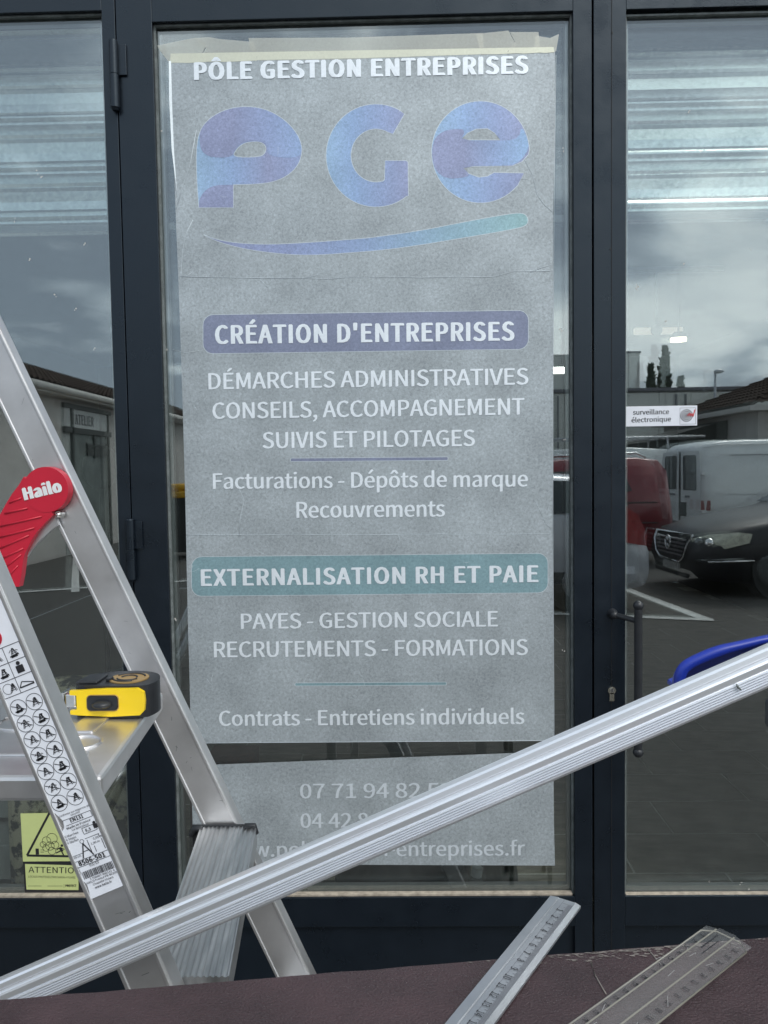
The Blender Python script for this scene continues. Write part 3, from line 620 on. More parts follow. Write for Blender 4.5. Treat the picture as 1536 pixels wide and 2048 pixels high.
k = MB(); k.cyl((a.x, a.y, .02), (a.x, a.y, a.z), .012); k.cyl((a.x, a.y, 0), (a.x, a.y, .02), .15, n=24); k.build('pole', M_black, st2)
# ============================================================ REFLECTED CAR PARK (stands behind the camera)
def loft_car(par, st, M, m_body, name='body'):
    """st rows: x, zlow, zbelt, ztop, wlow, wbelt, wtop"""
    vs = []; fs = []
    def ringp(s):
        x, zl, zb, zt, wl, wb, w_t = s
        h = [(wl*.90, zl), (wl, zl+.10), (wb+.01, zl*.45+zb*.55), (wb, zb), (w_t*.55+wb*.45, zb*.45+zt*.55), (w_t, zt-.05), (w_t*.82, zt-.012), (w_t*.4, zt), (0, zt+.006)]
        return [(x, a, c) for a, c in h]+[(x, -a, c) for a, c in h[-2::-1]]
    for s in st: vs += ringp(s)
    n = 17
    for i in range(len(st)-1): fs += [(i*n+j, i*n+j+1, (i+1)*n+j+1, (i+1)*n+j) for j in range(n-1)]
    fs += [tuple(range(n)), tuple(range((len(st)-1)*n, len(st)*n))]
    k = MB(); k.add(vs, fs, M, True); return k.build(name, m_body, par, bevel=0)
def wheels(par, M, xs, w, r):
    for x in xs:
        for sgn in (1, -1):
            k = MB(); k.cyl(M @ Vector((x, sgn*(w-.20), r)), M @ Vector((x, sgn*(w+.012), r)), r, n=24); o = k.build('wheel', M_tyre, par)
            k = MB(); k.cyl(M @ Vector((x, sgn*(w+.012), r)), M @ Vector((x, sgn*(w+.022), r)), r*.62, r*.5, n=20); k.build('rim', M_rim, o)
            k = MB(); k.cyl(M @ Vector((x, sgn*(w-.05), r+.02)), M @ Vector((x, sgn*(w+.006), r+.02)), r*1.2, n=28); k.build('wheel_arch', M_dark, par)
def patch(par, M, quads, m_, name, off=None):
    k = MB()
    for q in quads: k.bm(fillpoly([[M @ Vector(p) for p in q]]))
    return k.build(name, m_, par, solid=.008)
# dark saloon, nose towards x-
T = thing('parked_car', 'dark saloon car mirrored in the right door glass, chrome grille towards the left', 'car')
Mt = Matrix.Translation((3.42, -7.98, 0)) @ Matrix.Rotation(rad(-3), 4, 'Z')
mp_ = mat('dark_car_paint', (.010, .010, .014), .42, metal=0, coat=.10)
st_ = [(0.0, .30, .50, .62, .62, .66, .50), (.06, .22, .60, .74, .72, .78, .60), (.22, .19, .66, .80, .84, .86, .70), (.50, .18, .74, .885, .88, .90, .76), (.95, .18, .83, .96, .90, .915, .78), (1.30, .18, .88, 1.01, .90, .915, .78),
       (1.42, .18, .92, 1.05, .90, .915, .76), (2.10, .18, .95, 1.42, .90, .91, .60), (2.6, .18, .96, 1.47, .90, .91, .60), (3.3, .18, .97, 1.43, .90, .91, .60), (4.0, .20, .97, 1.12, .89, .89, .68), (4.6, .24, .95, 1.06, .84, .85, .66), (4.72, .35, .80, .98, .76, .78, .60)]
loft_car(T, st_, Mt, mp_)
wheels(T, Mt, (.95, 3.65), .90, .32)
k = MB()
for i in range(5): k.box((-.035, -.36-.015*i, .455+.048*i), (.02, .36+.015*i, .472+.048*i), Mt)
gr = thing('x', '', ''); bpy.data.objects.remove(gr)
go = patch(T, Mt, [[(-.022, -.34, .41), (-.022, .34, .41), (-.012, .44, .56), (.02, .44, .70), (.02, -.44, .70), (-.012, -.44, .56)]], M_dark, 'grille')
k.build('grille_bar', M_rim, go)
k = MB(); k.tube([Mt @ Vector(p) for p in ((-.03, -.30, .385), (-.03, .30, .385), (-.03, .42, .45), (-.02, .50, .60), (.03, .54, .72), (.03, -.54, .72), (-.02, -.50, .60), (-.03, -.42, .45))], .016, 8, True); k.build('grille_surround', M_chrome, go)
k = MB(); c = Mt @ Vector((-.05, 0, .60)); ey = (Mt.to_3x3() @ Vector((0, 1, 0))); ex_ = (Mt.to_3x3() @ Vector((-1, 0, 0)))
k.tube([c+ey*.085*math.cos(t)+EZ*.085*math.sin(t) for t in [2*math.pi*i/20 for i in range(20)]], .009, 6, True)
for p, q in (((-.035, .072), (0, .005)), ((.035, .072), (0, .005)), ((-.078, .03), (-.032, -.072)), ((-.032, -.072), (0, -.02)), ((0, -.02), (.032, -.072)), ((.032, -.072), (.078, .03))):
    k.tube([c+ey*p[0]+EZ*p[1], c+ey*q[0]+EZ*q[1]], .008, 6)
k.build('emblem', M_chrome, go)
patch(T, Mt, [[(.0, -.26, .265), (.0, .26, .265), (.0, .26, .355), (.0, -.26, .355)]], mat('number_plate', (.4, .4, .38), .5, noise=.4, nscale=25), 'number_plate')
patch(T, Mt, [[(-.002, -.5, .2), (-.002, .5, .2), (-.002, .55, .255), (-.002, -.55, .255)]], M_dark, 'air_intake')
for s_ in (1, -1):
    k = MB(); q = [(.05, s_*.56, .56), (.02, s_*.52, .68), (.16, s_*.72, .745), (.42, s_*.885, .775), (.56, s_*.925, .76), (.52, s_*.93, .655), (.30, s_*.90, .60), (.16, s_*.80, .555)]
    cc = [Mt @ Vector(p) for p in q]; m0 = sum(cc, Vector())/len(cc); m0 += Mt.to_3x3() @ Vector((-.10, s_*.07, 0))
    k.add(cc+[m0], [(i, (i+1) % 8, 8) for i in range(8)], None, True); h_ = k.build('headlight', M_head, T)
    k = MB(); k.ball(Mt @ Vector((.14, s_*.76, .64)), .062); k.build('lens', M_chrome, h_)
    k = MB(); k.tube([Mt @ Vector(p) for p in ((.10, s_*.80, .43), (.30, s_*.885, .44), (.58, s_*.92, .45))], .017, 6); k.build('bumper_strip', M_chrome, T)
patch(T, Mt, [[(1.46, -.70, 1.065), (1.46, .70, 1.065), (2.06, .58, 1.40), (2.06, -.58, 1.40)]], M_cglass, 'windscreen')
for s_ in (1, -1):
    patch(T, Mt, [[(1.62, s_*.915, 1.0), (2.55, s_*.925, 1.0), (2.5, s_*.70, 1.39), (2.15, s_*.70, 1.36)]], M_cglass, 'side_window')
    patch(T, Mt, [[(2.62, s_*.925, 1.0), (3.5, s_*.92, 1.02), (3.3, s_*.70, 1.37), (2.60, s_*.70, 1.39)]], M_cglass, 'side_window')
    k = MB(); k.ball(Mt @ Vector((1.75, s_*1.0, 1.05)), .09, sz=.7); k.build('mirror', mp_, T)
# silver hatchback, tail towards x+
T = thing('parked_car', 'silver hatchback mirrored behind the door stile, red tail lamp at its right end', 'car')
Mt = Matrix.Translation((-1.35, -7.36, 0))
mp_ = paint('silver_car_paint', (.55, .57, .62), .2)
st_ = [(0, .3, .55, .7, .6, .66, .5), (.1, .2, .62, .82, .76, .8, .62), (.9, .18, .82, .98, .84, .86, .74), (1.15, .18, .9, 1.05, .84, .86, .72), (1.9, .18, .98, 1.45, .84, .86, .60), (2.6, .18, 1.0, 1.50, .84, .86, .60), (3.3, .18, 1.02, 1.47, .84, .86, .60),
       (3.62, .2, 1.04, 1.38, .84, .85, .60), (3.82, .22, .96, 1.18, .83, .84, .62), (3.96, .24, .80, .95, .81, .82, .66), (4.03, .27, .62, .75, .78, .79, .66), (4.05, .34, .50, .58, .70, .74, .60)]
loft_car(T, st_, Mt, mp_)
wheels(T, Mt, (.8, 3.28), .84, .31)
for s_ in (1, -1):
    patch(T, Mt, [[(3.76, s_*.905, .74), (3.98, s_*.875, .70), (3.99, s_*.865, .82), (3.90, s_*.86, 1.02), (3.74, s_*.85, 1.15), (3.62, s_*.87, 1.12), (3.66, s_*.895, .92)]], M_lamp, 'tail_light')
    patch(T, Mt, [[(1.3, s_*.87, 1.03), (2.3, s_*.87, 1.05), (2.3, s_*.67, 1.42), (1.9, s_*.69, 1.38)]], M_cglass, 'side_window')
    patch(T, Mt, [[(2.36, s_*.87, 1.05), (3.3, s_*.865, 1.07), (3.2, s_*.67, 1.40), (2.36, s_*.67, 1.42)]], M_cglass, 'side_window')
patch(T, Mt, [[(3.68, -.58, 1.36), (3.68, .58, 1.36), (3.86, .62, 1.12), (3.86, -.62, 1.12)]], M_cglass, 'rear_window')
patch(T, Mt, [[(3.70, .866, .40), (3.86, .856, .40), (3.86, .856, .48), (3.70, .866, .48)]], M_lab, 'bumper_mark')
# white van
T = thing('parked_van', 'white panel van with rear windows mirrored above the dark saloon car', 'van')
Mt = Matrix.Translation((5.60, -13.72, 0)) @ Matrix.Rotation(rad(-4), 4, 'Z') @ Matrix.Diagonal((1, 1, .915, 1)); mp_ = paint('white_van_paint', (.82, .84, .83), 0)
st_ = [(0, .45, 1.45, 2.02, .93, .93, .74), (.05, .38, 1.45, 2.10, .965, .965, .80), (.16, .35, 1.45, 2.17, .98, .98, .84), (.5, .33, 1.45, 2.22, .99, .99, .86), (2.0, .33, 1.45, 2.24, .99, .99, .86), (3.4, .33, 1.45, 2.22, .99, .98, .84), (4.1, .33, 1.2, 1.5, .98, .95, .8), (4.9, .4, .85, 1.0, .9, .88, .7)]
loft_car(T, st_, Mt, mp_); wheels(T, Mt, (.95, 4.0), .98, .33)
for s_ in (1, -1):
    yy = sorted((s_*.06, s_*.90))
    q = [(-.012, yy[0], .48), (-.012, yy[1], .48), (-.012, yy[1], 1.5), (-.006, yy[1]*.93 if s_ > 0 else yy[1], 2.0), (-.006, yy[0] if s_ > 0 else yy[0]*.93, 2.0), (-.012, yy[0], 1.5)]
    dd = patch(T, Mt, [q], mp_, 'rear_door')
    patch(dd and T, Mt, [[(-.022, s_*.17, 1.18), (-.022, s_*.70, 1.18), (-.022, s_*.74, 1.22), (-.018, s_*.70, 1.88), (-.018, s_*.66, 1.92), (-.018, s_*.20, 1.92), (-.022, s_*.15, 1.88)]], M_cglass, 'rear_window')
    patch(T, Mt, [[(-.024, s_*.93, .78), (.13, s_*1.0, .78), (.13, s_*1.0, .98), (-.024, s_*.93, .98)]], M_lamp, 'tail_light')
    for zz in (1.5, .72):
        k = MB(); k.box((-.035, s_*.93-.03, zz), (.05, s_*.93+.05*s_, zz+.07), Mt, bev=.01); k.build('hinge', mp_, T)
k = MB(); k.box((-.05, -.95, .36), (.02, .95, .50), Mt, bev=.02); k.build('bumper', M_black, T)
k = MB(); k.box((-.03, .06, .62), (-.012, .3, .92), Mt); k.build('number_plate_recess', M_dark, T)
k = MB(); k.box((-.028, -.52, 1.06), (-.014, -.22, 1.10), Mt); k.box((-.028, .25, 1.02), (-.014, .45, 1.07), Mt); k.build('badge', M_inkg, T, kind='stuff')
k = MB(); k.box((-.03, .0, .48), (-.008, .012, 2.0), Mt); k.build('door_gap', M_dark, T)
for zz in (1.90, 1.10): k = MB(); k.tube([Mt @ Vector((.5, .995 if zz < 1.5 else .975, zz)), Mt @ Vector((3.2, .995 if zz < 1.5 else .975, zz))], .008, 5); k.build('side_crease', mp_ if zz < 1.5 else M_inkg, T)
k = MB(); k.tube([Mt @ Vector((.02, .92, 2.06)), Mt @ Vector((.4, .90, 2.12)), Mt @ Vector((3.4, .90, 2.13))], .012, 5); k.build('roof_gutter', mp_, T)
# red high-sided car
T = thing('parked_car', 'dark red high sided car mirrored between silver hatchback and white van', 'car')
Mt = Matrix.Translation((.10, -11.3, 0)) @ Matrix.Diagonal((1, 1, .94, 1)); mp_ = paint('red_car_paint', (.20, .010, .020), .2)
st_ = [(0, .3, .6, .8, .7, .72, .55), (.1, .25, .7, .92, .8, .84, .65), (.9, .2, .92, 1.1, .88, .88, .74), (1.6, .2, 1.05, 1.68, .88, .88, .68), (2.5, .2, 1.08, 1.80, .88, .88, .70), (3.7, .2, 1.08, 1.82, .88, .88, .72), (4.02, .25, 1.05, 1.78, .87, .87, .72), (4.14, .3, .95, 1.62, .85, .86, .72), (4.20, .4, .8, 1.15, .84, .84, .74)]
loft_car(T, st_, Mt, mp_); wheels(T, Mt, (.85, 3.4), .88, .32)
for s_ in (1, -1):
    patch(T, Mt, [[(1.9, s_*.9, 1.12), (2.7, s_*.9, 1.12), (2.7, s_*.75, 1.6), (2.0, s_*.75, 1.55)]], M_cglass, 'side_window')
    patch(T, Mt, [[(2.85, s_*.9, 1.12), (3.55, s_*.9, 1.25), (3.45, s_*.76, 1.55), (2.85, s_*.75, 1.6)]], M_cglass, 'side_window')
    patch(T, Mt, [[(4.0, s_*.86, .8), (4.15, s_*.82, .8), (4.10, s_*.80, 1.2), (4.0, s_*.84, 1.2)]], M_lamp, 'tail_light')
    k = MB(); k.tube([Mt @ Vector((1.8, s_*.62, 1.76)), Mt @ Vector((2.0, s_*.62, 1.84)), Mt @ Vector((3.7, s_*.62, 1.88)), Mt @ Vector((3.85, s_*.62, 1.80))], .02, 6); k.build('roof_rail', M_chrome, T)
k = MB(); k.box((4.0, -.80, .34), (4.22, .80, .62), Mt, bev=.03); k.build('bumper', M_black, T)
for zz in (1.02, .68): k = MB(); k.tube([Mt @ Vector((.9, .89, zz)), Mt @ Vector((3.95, .89, zz+.03))], .012, 5); k.build('side_strip', M_black, T)
patch(T, Mt, [[(3.99, -.6, 1.66), (3.99, .6, 1.66), (4.15, .7, 1.2), (4.15, -.7, 1.2)]], M_cglass, 'rear_window')
# white van further back
T = thing('parked_van', 'far white van with a roof ladder rack, mirrored behind the red car', 'van')
Mt = Matrix.Translation((1.6, -17.2, 0)); mp_ = paint('white_far_van_paint', (.6, .62, .62), 0)
st_ = [(0, .4, .9, 1.1, .9, .88, .7), (.9, .33, 1.1, 1.4, .95, .93, .75), (1.6, .33, 1.3, 1.98, .97, .95, .8), (3.8, .33, 1.35, 2.02, .97, .96, .82), (4.9, .36, 1.3, 1.95, .96, .94, .8), (5.0, .45, 1.2, 1.8, .9, .9, .76)]
loft_car(T, st_, Mt, mp_); wheels(T, Mt, (.9, 4.0), .96, .33)
k = MB()
for yy in (-.6, 0, .6): k.tube([Mt @ Vector((1.7, yy, 2.22)), Mt @ Vector((5.6, yy, 2.24))], .03, 6)
for xx in (2.0, 3.4, 4.7): k.tube([Mt @ Vector((xx, -.75, 1.9)), Mt @ Vector((xx, -.7, 2.2)), Mt @ Vector((xx, .7, 2.2)), Mt @ Vector((xx, .75, 1.9))], .03, 6)
k.build('roof_rack', M_rim, T)
patch(T, Mt, [[(1.2, .965, 1.2), (1.9, .965, 1.3), (1.9, .86, 1.8), (1.6, .86, 1.8)]], M_cglass, 'side_window')
# wheeled bin with yellow lid
def bin_(lab, x, y, z1, m_b, m_l):
    T = thing('wheeled_bin', lab, 'bin'); k = MB(); k.add([(x-.5, y-.35, .12), (x+.5, y-.35, .12), (x+.5, y+.35, .12), (x-.5, y+.35, .12), (x-.62, y-.5, z1-.25), (x+.62, y-.5, z1-.25), (x+.62, y+.5, z1-.25), (x-.62, y+.5, z1-.25)], [(0,3,2,1),(4,5,6,7),(0,1,5,4),(1,2,6,5),(2,3,7,6),(3,0,4,7)]); k.build('body', m_b, T, bevel=.03)
    k = MB(); k.box((x-.66, y-.53, z1-.25), (x+.66, y+.53, z1-.13), bev=.03); k.box((x-.6, y-.45, z1-.13), (x+.6, y+.45, z1), bev=.06); k.build('lid', m_l, T)
    for sx in (-.42, .42):
        k = MB(); k.cyl((x+sx-.03, y+.3, .08), (x+sx+.03, y+.3, .08), .08); k.build('wheel', M_tyre, T)
        k = MB(); k.cyl((x+sx-.03, y-.3, .08), (x+sx+.03, y-.3, .08), .08); k.build('wheel', M_tyre, T)
bin_('large dark wheeled bin with yellow lid mirrored left of the tall sheet', -4.15, -12.5, 1.36, mat('bin_dark', (.02, .022, .024), .5), mat('bin_yellow', (.62, .33, .01), .45))
bin_('far wheeled bin with orange lid mirrored right of the tall sheet', 4.5, -21.5, 1.9, mat('bin_grey', (.12, .12, .12), .5), mat('bin_orange', (.5, .2, .05), .5))
# low building on the left with workshop door
Bd = thing('workshop_building', 'pale low building with tiled roof and workshop door mirrored in the left window', 'building')
xw = -6.45
w = MB(); w.box((xw-7, -30, 0), (xw, -8.6, 3.08)); w.build('wall', M_render, Bd)
w = MB(); w.box((xw-.2, -30.3, 3.02), (xw+.28, -8.3, 3.14), bev=.01); w.tube([(xw+.30, -30.3, 3.12), (xw+.30, -8.3, 3.12)], .07, 8); w.build('gutter', M_trim, Bd)
def tiled(par, o_, along, upv, L, Hh, pitch=.22, row=.34, skew=0, sym=0):
    """roof of overlapping barrel tiles as one real relief sheet"""
    k = MB(); along = Vector(along).normalized(); upv = Vector(upv).normalized(); nn = along.cross(upv); nn = nn if nn.z > 0 else -nn; o_ = Vector(o_)
    na = int(L/pitch)*4; nr = int(Hh/row); vs = []; fs = []
    for r_ in range(nr):
        for e_ in (0, 1):
            for i in range(na+1):
                q_ = (r_+e_)*row*skew; a = min(L, i*L/na+q_) if not sym else q_+i/na*max(0, L-2*q_); h_ = .05*abs(math.sin(math.pi*a/pitch))+(.035 if e_ == 0 else 0)
                vs.append(o_+along*a+upv*((r_+e_)*row)+nn*h_)
    w_ = na+1
    for r_ in range(nr*2-1): fs += [(r_*w_+i, r_*w_+i+1, (r_+1)*w_+i+1, (r_+1)*w_+i) for i in range(na)]
    k.add(vs, fs); k.build('roof_tiles', M_roof, par, kind='stuff')
tiled(Bd, (xw+.3, -30.2, 3.16), (0, 1, 0), (-1, 0, .36), 22, 4.0)
# workshop front set into the wall (x = xw): posts, transom, glazing, sign
M_wht = mat('white_sign_board', (.55, .57, .56), .6)
k = MB(); k.box((xw-.02, -15.4, 0), (xw+.012, -13.0, 2.96)); k.build('shop_front_recess', mat('pale_frame', (.46, .48, .46), .6), Bd)
k = MB(); k.box((xw+.014, -15.35, 2.50), (xw+.03, -13.05, 2.86)); sg = k.build('sign', M_wht, Bd)
k = MB(); put_text(k, 'ATELIER', Vector((xw+.034, -13.55, 2.56)), Vector((0, -1, 0)), EZ, .95, .22, .02); k.build('lettering', M_ink, sg)
for a_, c_ in (((xw+.016, -15.4, 2.86), (xw+.07, -13.0, 2.95)), ((xw+.016, -15.4, 2.38), (xw+.07, -13.0, 2.49)), ((xw+.016, -13.42, 0), (xw+.07, -13.34, 2.86)), ((xw+.016, -15.3, 0), (xw+.06, -15.24, 2.86)), ((xw+.016, -14.55, 1.9), (xw+.06, -14.45, 2.38)), ((xw+.016, -15.2, 1.95), (xw+.05, -14.1, 2.2))):
    k = MB(); k.box(a_, c_); k.build('frame_bar', mat('green_black', (.03, .035, .032), .5), Bd)
k = MB(); k.box((xw+.013, -15.2, .05), (xw+.02, -13.45, 2.38)); k.build('glass', mat('workshop_glass', (.16, .18, .17), .12, noise=.5, nscale=1.1), Bd)
k = MB(); k.box((xw+.013, -19.6, .6), (xw+.03, -18.4, 2.5)); k.build('window', M_cglass, Bd)
# warehouse
Wh = thing('warehouse', 'long grey clad warehouse mirrored in the right door glass behind the vans', 'building')
for i in range(22):
    k = MB(); k.box((4+i*1.2, -29.0, 0), (4+i*1.2+1.185, -28.2, 4.42-.012*i), bev=.01)
    k.build('cladding_panel', M_panel, Wh)
k = MB(); k.box((2, -40, 0), (9.5, -29.02, 6.0)); k.build('tall_block', M_panel, Wh)
k = MB(); k.box((8.2, -30, 6.0), (9.55, -29.0, 6.08)); k.box((3.9, -29.1, 4.43), (31, -28.1, 4.55)); k.build('parapet', M_inkg, Wh)
k = MB(); k.box((4, -45, 0), (31, -29.1, 4.2)); k.build('rear_block', M_panel, Wh)
k = MB()
for xx in (6.1, 10.6, 10.95): k.box((xx, -28.2, 0), (xx+.06, -28.12, 4.3))
k.build('downpipe', M_inkg, Wh)
# house on the right
Hs = thing('house', 'low house with tiled hip roof mirrored at the right edge of the door glass', 'building')
k = MB(); k.box((8.75, -24, 0), (21, -17.3, 2.85)); k.build('wall', M_render, Hs)
k = MB(); k.box((8.4, -24.3, 2.85), (21.3, -16.95, 2.98), bev=.01); k.build('eaves', M_trim, Hs)
tiled(Hs, (8.45, -16.95, 2.99), (1, 0, 0), (0, -1, .42), 13, 3.6, skew=.92)
k = MB(); k.add([(8.45, -16.95, 2.98), (8.45, -24.2, 2.98), (11.75, -20.5, 4.42)], [(0, 1, 2)]); k.build('hip_slope', M_roof, Hs, solid=.05)
tiled(Hs, (8.44, -24.2, 3.0), (0, 1, 0), (1, 0, .42), 7.25, 3.6, skew=.92, sym=1)
k = MB(); k.box((9.3, -17.31, 1.0), (11.6, -17.24, 2.74)); wd = k.build('window', mat('dark_pane', (.012, .016, .017), .45), Hs)
k = MB()
for xx in (9.26, 10.4, 11.56): k.box((xx, -17.30, .96), (xx+.07, -17.20, 2.80))
k.box((9.26, -17.3, 2.74), (11.63, -17.205, 2.80)); k.box((9.26, -17.3, .93), (11.63, -17.205, .99)); k.build('window_frame', M_trim, wd)
k = MB(); k.add([(6.6, -19, 0), (8.72, -19, 0), (8.72, -19, 2.75), (6.6, -19, 2.2), (6.6, -22, 0), (8.72, -22, 0), (8.72, -22, 2.75), (6.6, -22, 2.2)], [(0, 1, 2, 3), (4, 7, 6, 5), (0, 3, 7, 4), (3, 2, 6, 7), (1, 5, 6, 2)]); k.build('lean_to', mat('dark_shed', (.03, .033, .03), .8), Hs)
# street lamp
L_ = thing('street_lamp', 'tall thin street lamp mirrored between the cypress and the tiled house', 'street lamp')
k = MB(); k.tube([(10.9, -25.2, 0), (10.9, -25.2, 3.5), (10.9, -25.2, 4.75)], [.06, .05, .04], 10); k.build('pole', M_rim, L_)
k = MB(); k.ball((11.02, -25.2, 4.78), .17, sz=.45); k.tube([(10.9, -25.2, 4.72), (10.95, -25.2, 4.82), (11.05, -25.2, 4.83)], .03, 6); k.build('lamp_head', M_rim, L_)
# cypresses
def cypress(lab, x, y, h, r, seed):
    T = thing('cypress_tree', lab, 'tree', 'cypress trees behind the warehouse'); rn = random.Random(seed)
    k = MB(); k.cyl((x, y, 0), (x, y, h*.9), .16, .03); k.build('trunk', M_bark, T)
    k = MB()
    for i in range(3600):
        t = rn.random()**.9; z = h*(.12+.92*t); rr = r*1.15*(1-t)**.85*(.65+.5*mnoise.noise(Vector((seed, z*1.1, 0)))+.25)
        a = rn.random()*6.283; lob = 1+.35*math.sin(a*3+z*1.9+seed); q = rr*lob*(.25+.75*rn.random()**.6)*(.7+.6*mnoise.noise(Vector((a*1.5, z*2.3, seed))))
        c = Vector((x+q*math.cos(a), y+q*math.sin(a), z)); s_ = rn.uniform(.07, .22)
        d1 = Vector((rn.uniform(-1, 1), rn.uniform(-1, 1), rn.uniform(.2, 1.4))).normalized()*s_*1.5; d2 = d1.orthogonal().normalized()*s_*.6
        k.add([c-d2, c+d1, c+d2], [(0, 1, 2)])
    for i in range(26):      # ragged leading shoots
        z = h*rn.uniform(.3, .97); a = rn.random()*6.283; q = r*1.1*(1-z/h)**.85*rn.uniform(.9, 1.25)
        c = Vector((x+q*math.cos(a), y+q*math.sin(a), z)); k.add([c+Vector((-.09, 0, 0)), c+Vector((.02*math.cos(a), 0, rn.uniform(.35, .75))), c+Vector((.09, .05, 0))], [(0, 1, 2)])
    k.build('crown', M_leaf, T)
cypress('tallest cypress mirrored above the warehouse roof', 15.35, -43.3, 8.0, 1.25, 3)
cypress('shorter cypress left of the tallest one above the warehouse roof', 14.45, -43.0, 7.0, .85, 8)
cypress('small low cypress right of the tallest one above the warehouse roof', 16.5, -44.0, 6.4, .55, 11)
# ============================================================ FOREGROUND: table
TB = thing('work_table', 'small work table with dark brown film faced plywood top', 'table')
tz = 1.21; A_ = Vector((-.33, -1.30, 0)); B_ = Vector((.335, -1.218, 0)); dirT = (B_-A_).normalized(); nrm = Vector((dirT.y, -dirT.x, 0))
k = MB(); q = []
n = 60
for i in range(n+1):
    p = A_.lerp(B_, i/n); p = p+nrm*(.0012*mnoise.noise(Vector((i*.45, 0, 3)))+.001); q.append(p)
q2 = [B_+nrm*.62, A_+nrm*.62]
top = [Vector((p.x, p.y, tz)) for p in q+q2]; bot = [Vector((p.x, p.y, tz-.018)) for p in q+q2]; N = len(top)
k.add(top+bot, [tuple(range(N)), tuple(range(N, 2*N))[::-1]]+[(i, N+i, N+(i+1) % N, (i+1) % N) for i in range(N)]); k.build('table_top', M_ply, TB)
k = MB()
for i in range(300):   # chipped film along the edge, scuffs
    t = random.triangular(.62, .88, .74) if i < 240 else random.uniform(.55, 1); p = A_.lerp(B_, t)+nrm*(.0026+random.random()**2*(.009 if i < 240 else .003)); s_ = random.uniform(.0004, .0018)
    c = Vector((p.x, p.y, tz+.0003+.0000012*i)); m_ = [c+Vector((math.cos(a)*s_*random.uniform(.5, 1.8), math.sin(a)*s_*.45*random.uniform(.4, 1), 0)) for a in [6.283*j/7 for j in range(7)]]
    k.add(m_, [tuple(range(7))])
for pts in ([(1182, 1925), (1190, 1950), (1200, 1968), (1212, 1988)], [(1295, 1898), (1310, 1915), (1322, 1930)]):
    qq = [PZ(a, b_, tz+.0003) for a, b_ in pts]; k.tube(qq, .0005, 5)
k.build('worn_edge', M_plyedge, TB, kind='stuff')
for dx, dyy in ((.03, .05), (.64, .05), (.03, .57), (.64, .57)):
    p = A_+dirT*dx+nrm*dyy; k = MB(); k.box((p.x-.018, p.y-.018, 0), (p.x+.018, p.y+.018, tz-.018)); k.build('leg', M_alu, TB)
# rulers on the table
def ruler(name, lab, cat, c0, c1, wdt, thick, sec_build): pass
R1 = thing('ruler', 'grey aluminium ruler with engraved numbers, overhanging the far table edge', 'ruler')
def frame_on_plane(pL, pR, pDown, z):
    """axes on the table: pL, pR ends of the short side, pDown a point on the left long edge"""
    a = PZ(*pL, z); b_ = PZ(*pR, z); c = PZ(*pDown, z); ey = (c-a).normalized(); ex = (b_-a); ex = (ex-ey*ex.dot(ey)); return a, ex.normalized(), ey, ex.length
rz = tz+.004
a, ex, ey, wd_ = frame_on_plane((1101, 1790), (1162, 1808), (888, 2048), rz); print('ruler width', wd_, 'len', (PZ(888, 2048, rz)-a).length)
Lr = .34
k = MB(); h = wd_
k.extrude([(0, -.003), (h, -.003), (h, -.0012), (h*.84, .0), (h*.32, .0), (h*.30, -.0002), (h*.27, .0003), (0, -.0004)], a, ex, EZ, ey*Lr); k.build('blade', mat('matt_alu', (.42, .44, .47), .38, metal=.8, noise=.06, nscale=40, rvar=.08), R1)
k = MB(); up_ = EZ*.0002
CM = .0100
for i in range(0, 330):
    s_ = .006+i*.001; l_ = .0035 if i % 10 else .0075; l_ = .0052 if i % 10 == 5 else l_
    c0_ = a+ey*s_+ex*h+EZ*(-.0009)
    p0 = a+ey*s_+ex*(h*.83)+up_; stroke_d = ex*(-l_)
    k.quad(p0-ey*.00016, p0+stroke_d-ey*.00016, p0+stroke_d+ey*.00016, p0+ey*.00016)
k.quad(a+ex*.0115+up_, a+ex*.0117+up_, a+ex*.0117+up_+ey*Lr, a+ex*.0115+up_+ey*Lr)
k.build('scale_marks', M_inkg, R1)
k = MB()
for i in range(1, 32):
    s_ = .006+i*CM; t = str(i); w_ = .0022*len(t)
    put_text(k, t, a+ey*(s_-w_*.55)+ex*(h*.50)+up_*2, ey, -ex*-1*-1, w_*1.15, .0045, .01) if False else put_text(k, t, a+ey*(s_-w_*.55)+ex*(h*.47)+up_*2, ey, ex*-1*-1*1.0*-1*-1, w_*1.15, .0050, 0)
k.build('numbers', M_ink, R1)
R2 = thing('ruler', 'clear scratched plastic ruler with rounded corners, lying right of the aluminium one', 'ruler')
rz = tz+.003
a, ex, ey, wd_ = frame_on_plane((1414, 1852), (1507, 1893), (1140, 2048), rz); print('ruler2 width', wd_)
M_clear = bpy.data.materials.new('clear_acrylic'); M_clear.use_nodes = True; t = M_clear.node_tree; bb = t.nodes['Principled BSDF']
bb.inputs['Base Color'].default_value = (.75, .76, .76, 1); bb.inputs['Roughness'].default_value = .16; bb.inputs['Alpha'].default_value = .06; bb.inputs['Specular IOR Level'].default_value = .45
k = MB(); h = wd_
o2 = [(0.004, 0), (h-.006, 0)]; sec2 = [(0, 0), (h, 0), (h, .0008), (h*.70, .0026), (h*.66, .0034), (h*.30, .0034), (h*.27, .0024), (0, .0008)]
k.extrude(sec2, a+ey*.001, ex, EZ, ey*.30); k.build('blade', M_clear, R2)
k = MB()
M_edge = mat('acrylic_edge', (.22, .21, .18), .3)
for f_ in (.285, .68): k.quad(*[a+ex*(h*f_+d_)+EZ*.0037+ey*l_ for d_, l_ in ((-.0006, .004), (.0006, .004), (.0006, .30), (-.0006, .30))])
k.tube([a+ey*.30, a+ey*.008, a+ex*.008+ey*.001, a+ex*(h-.008)+ey*.001, a+ex*h+ey*.008, a+ex*h+ey*.30], .0006, 5); k.build('rib_line', M_edge, R2)
k = MB()
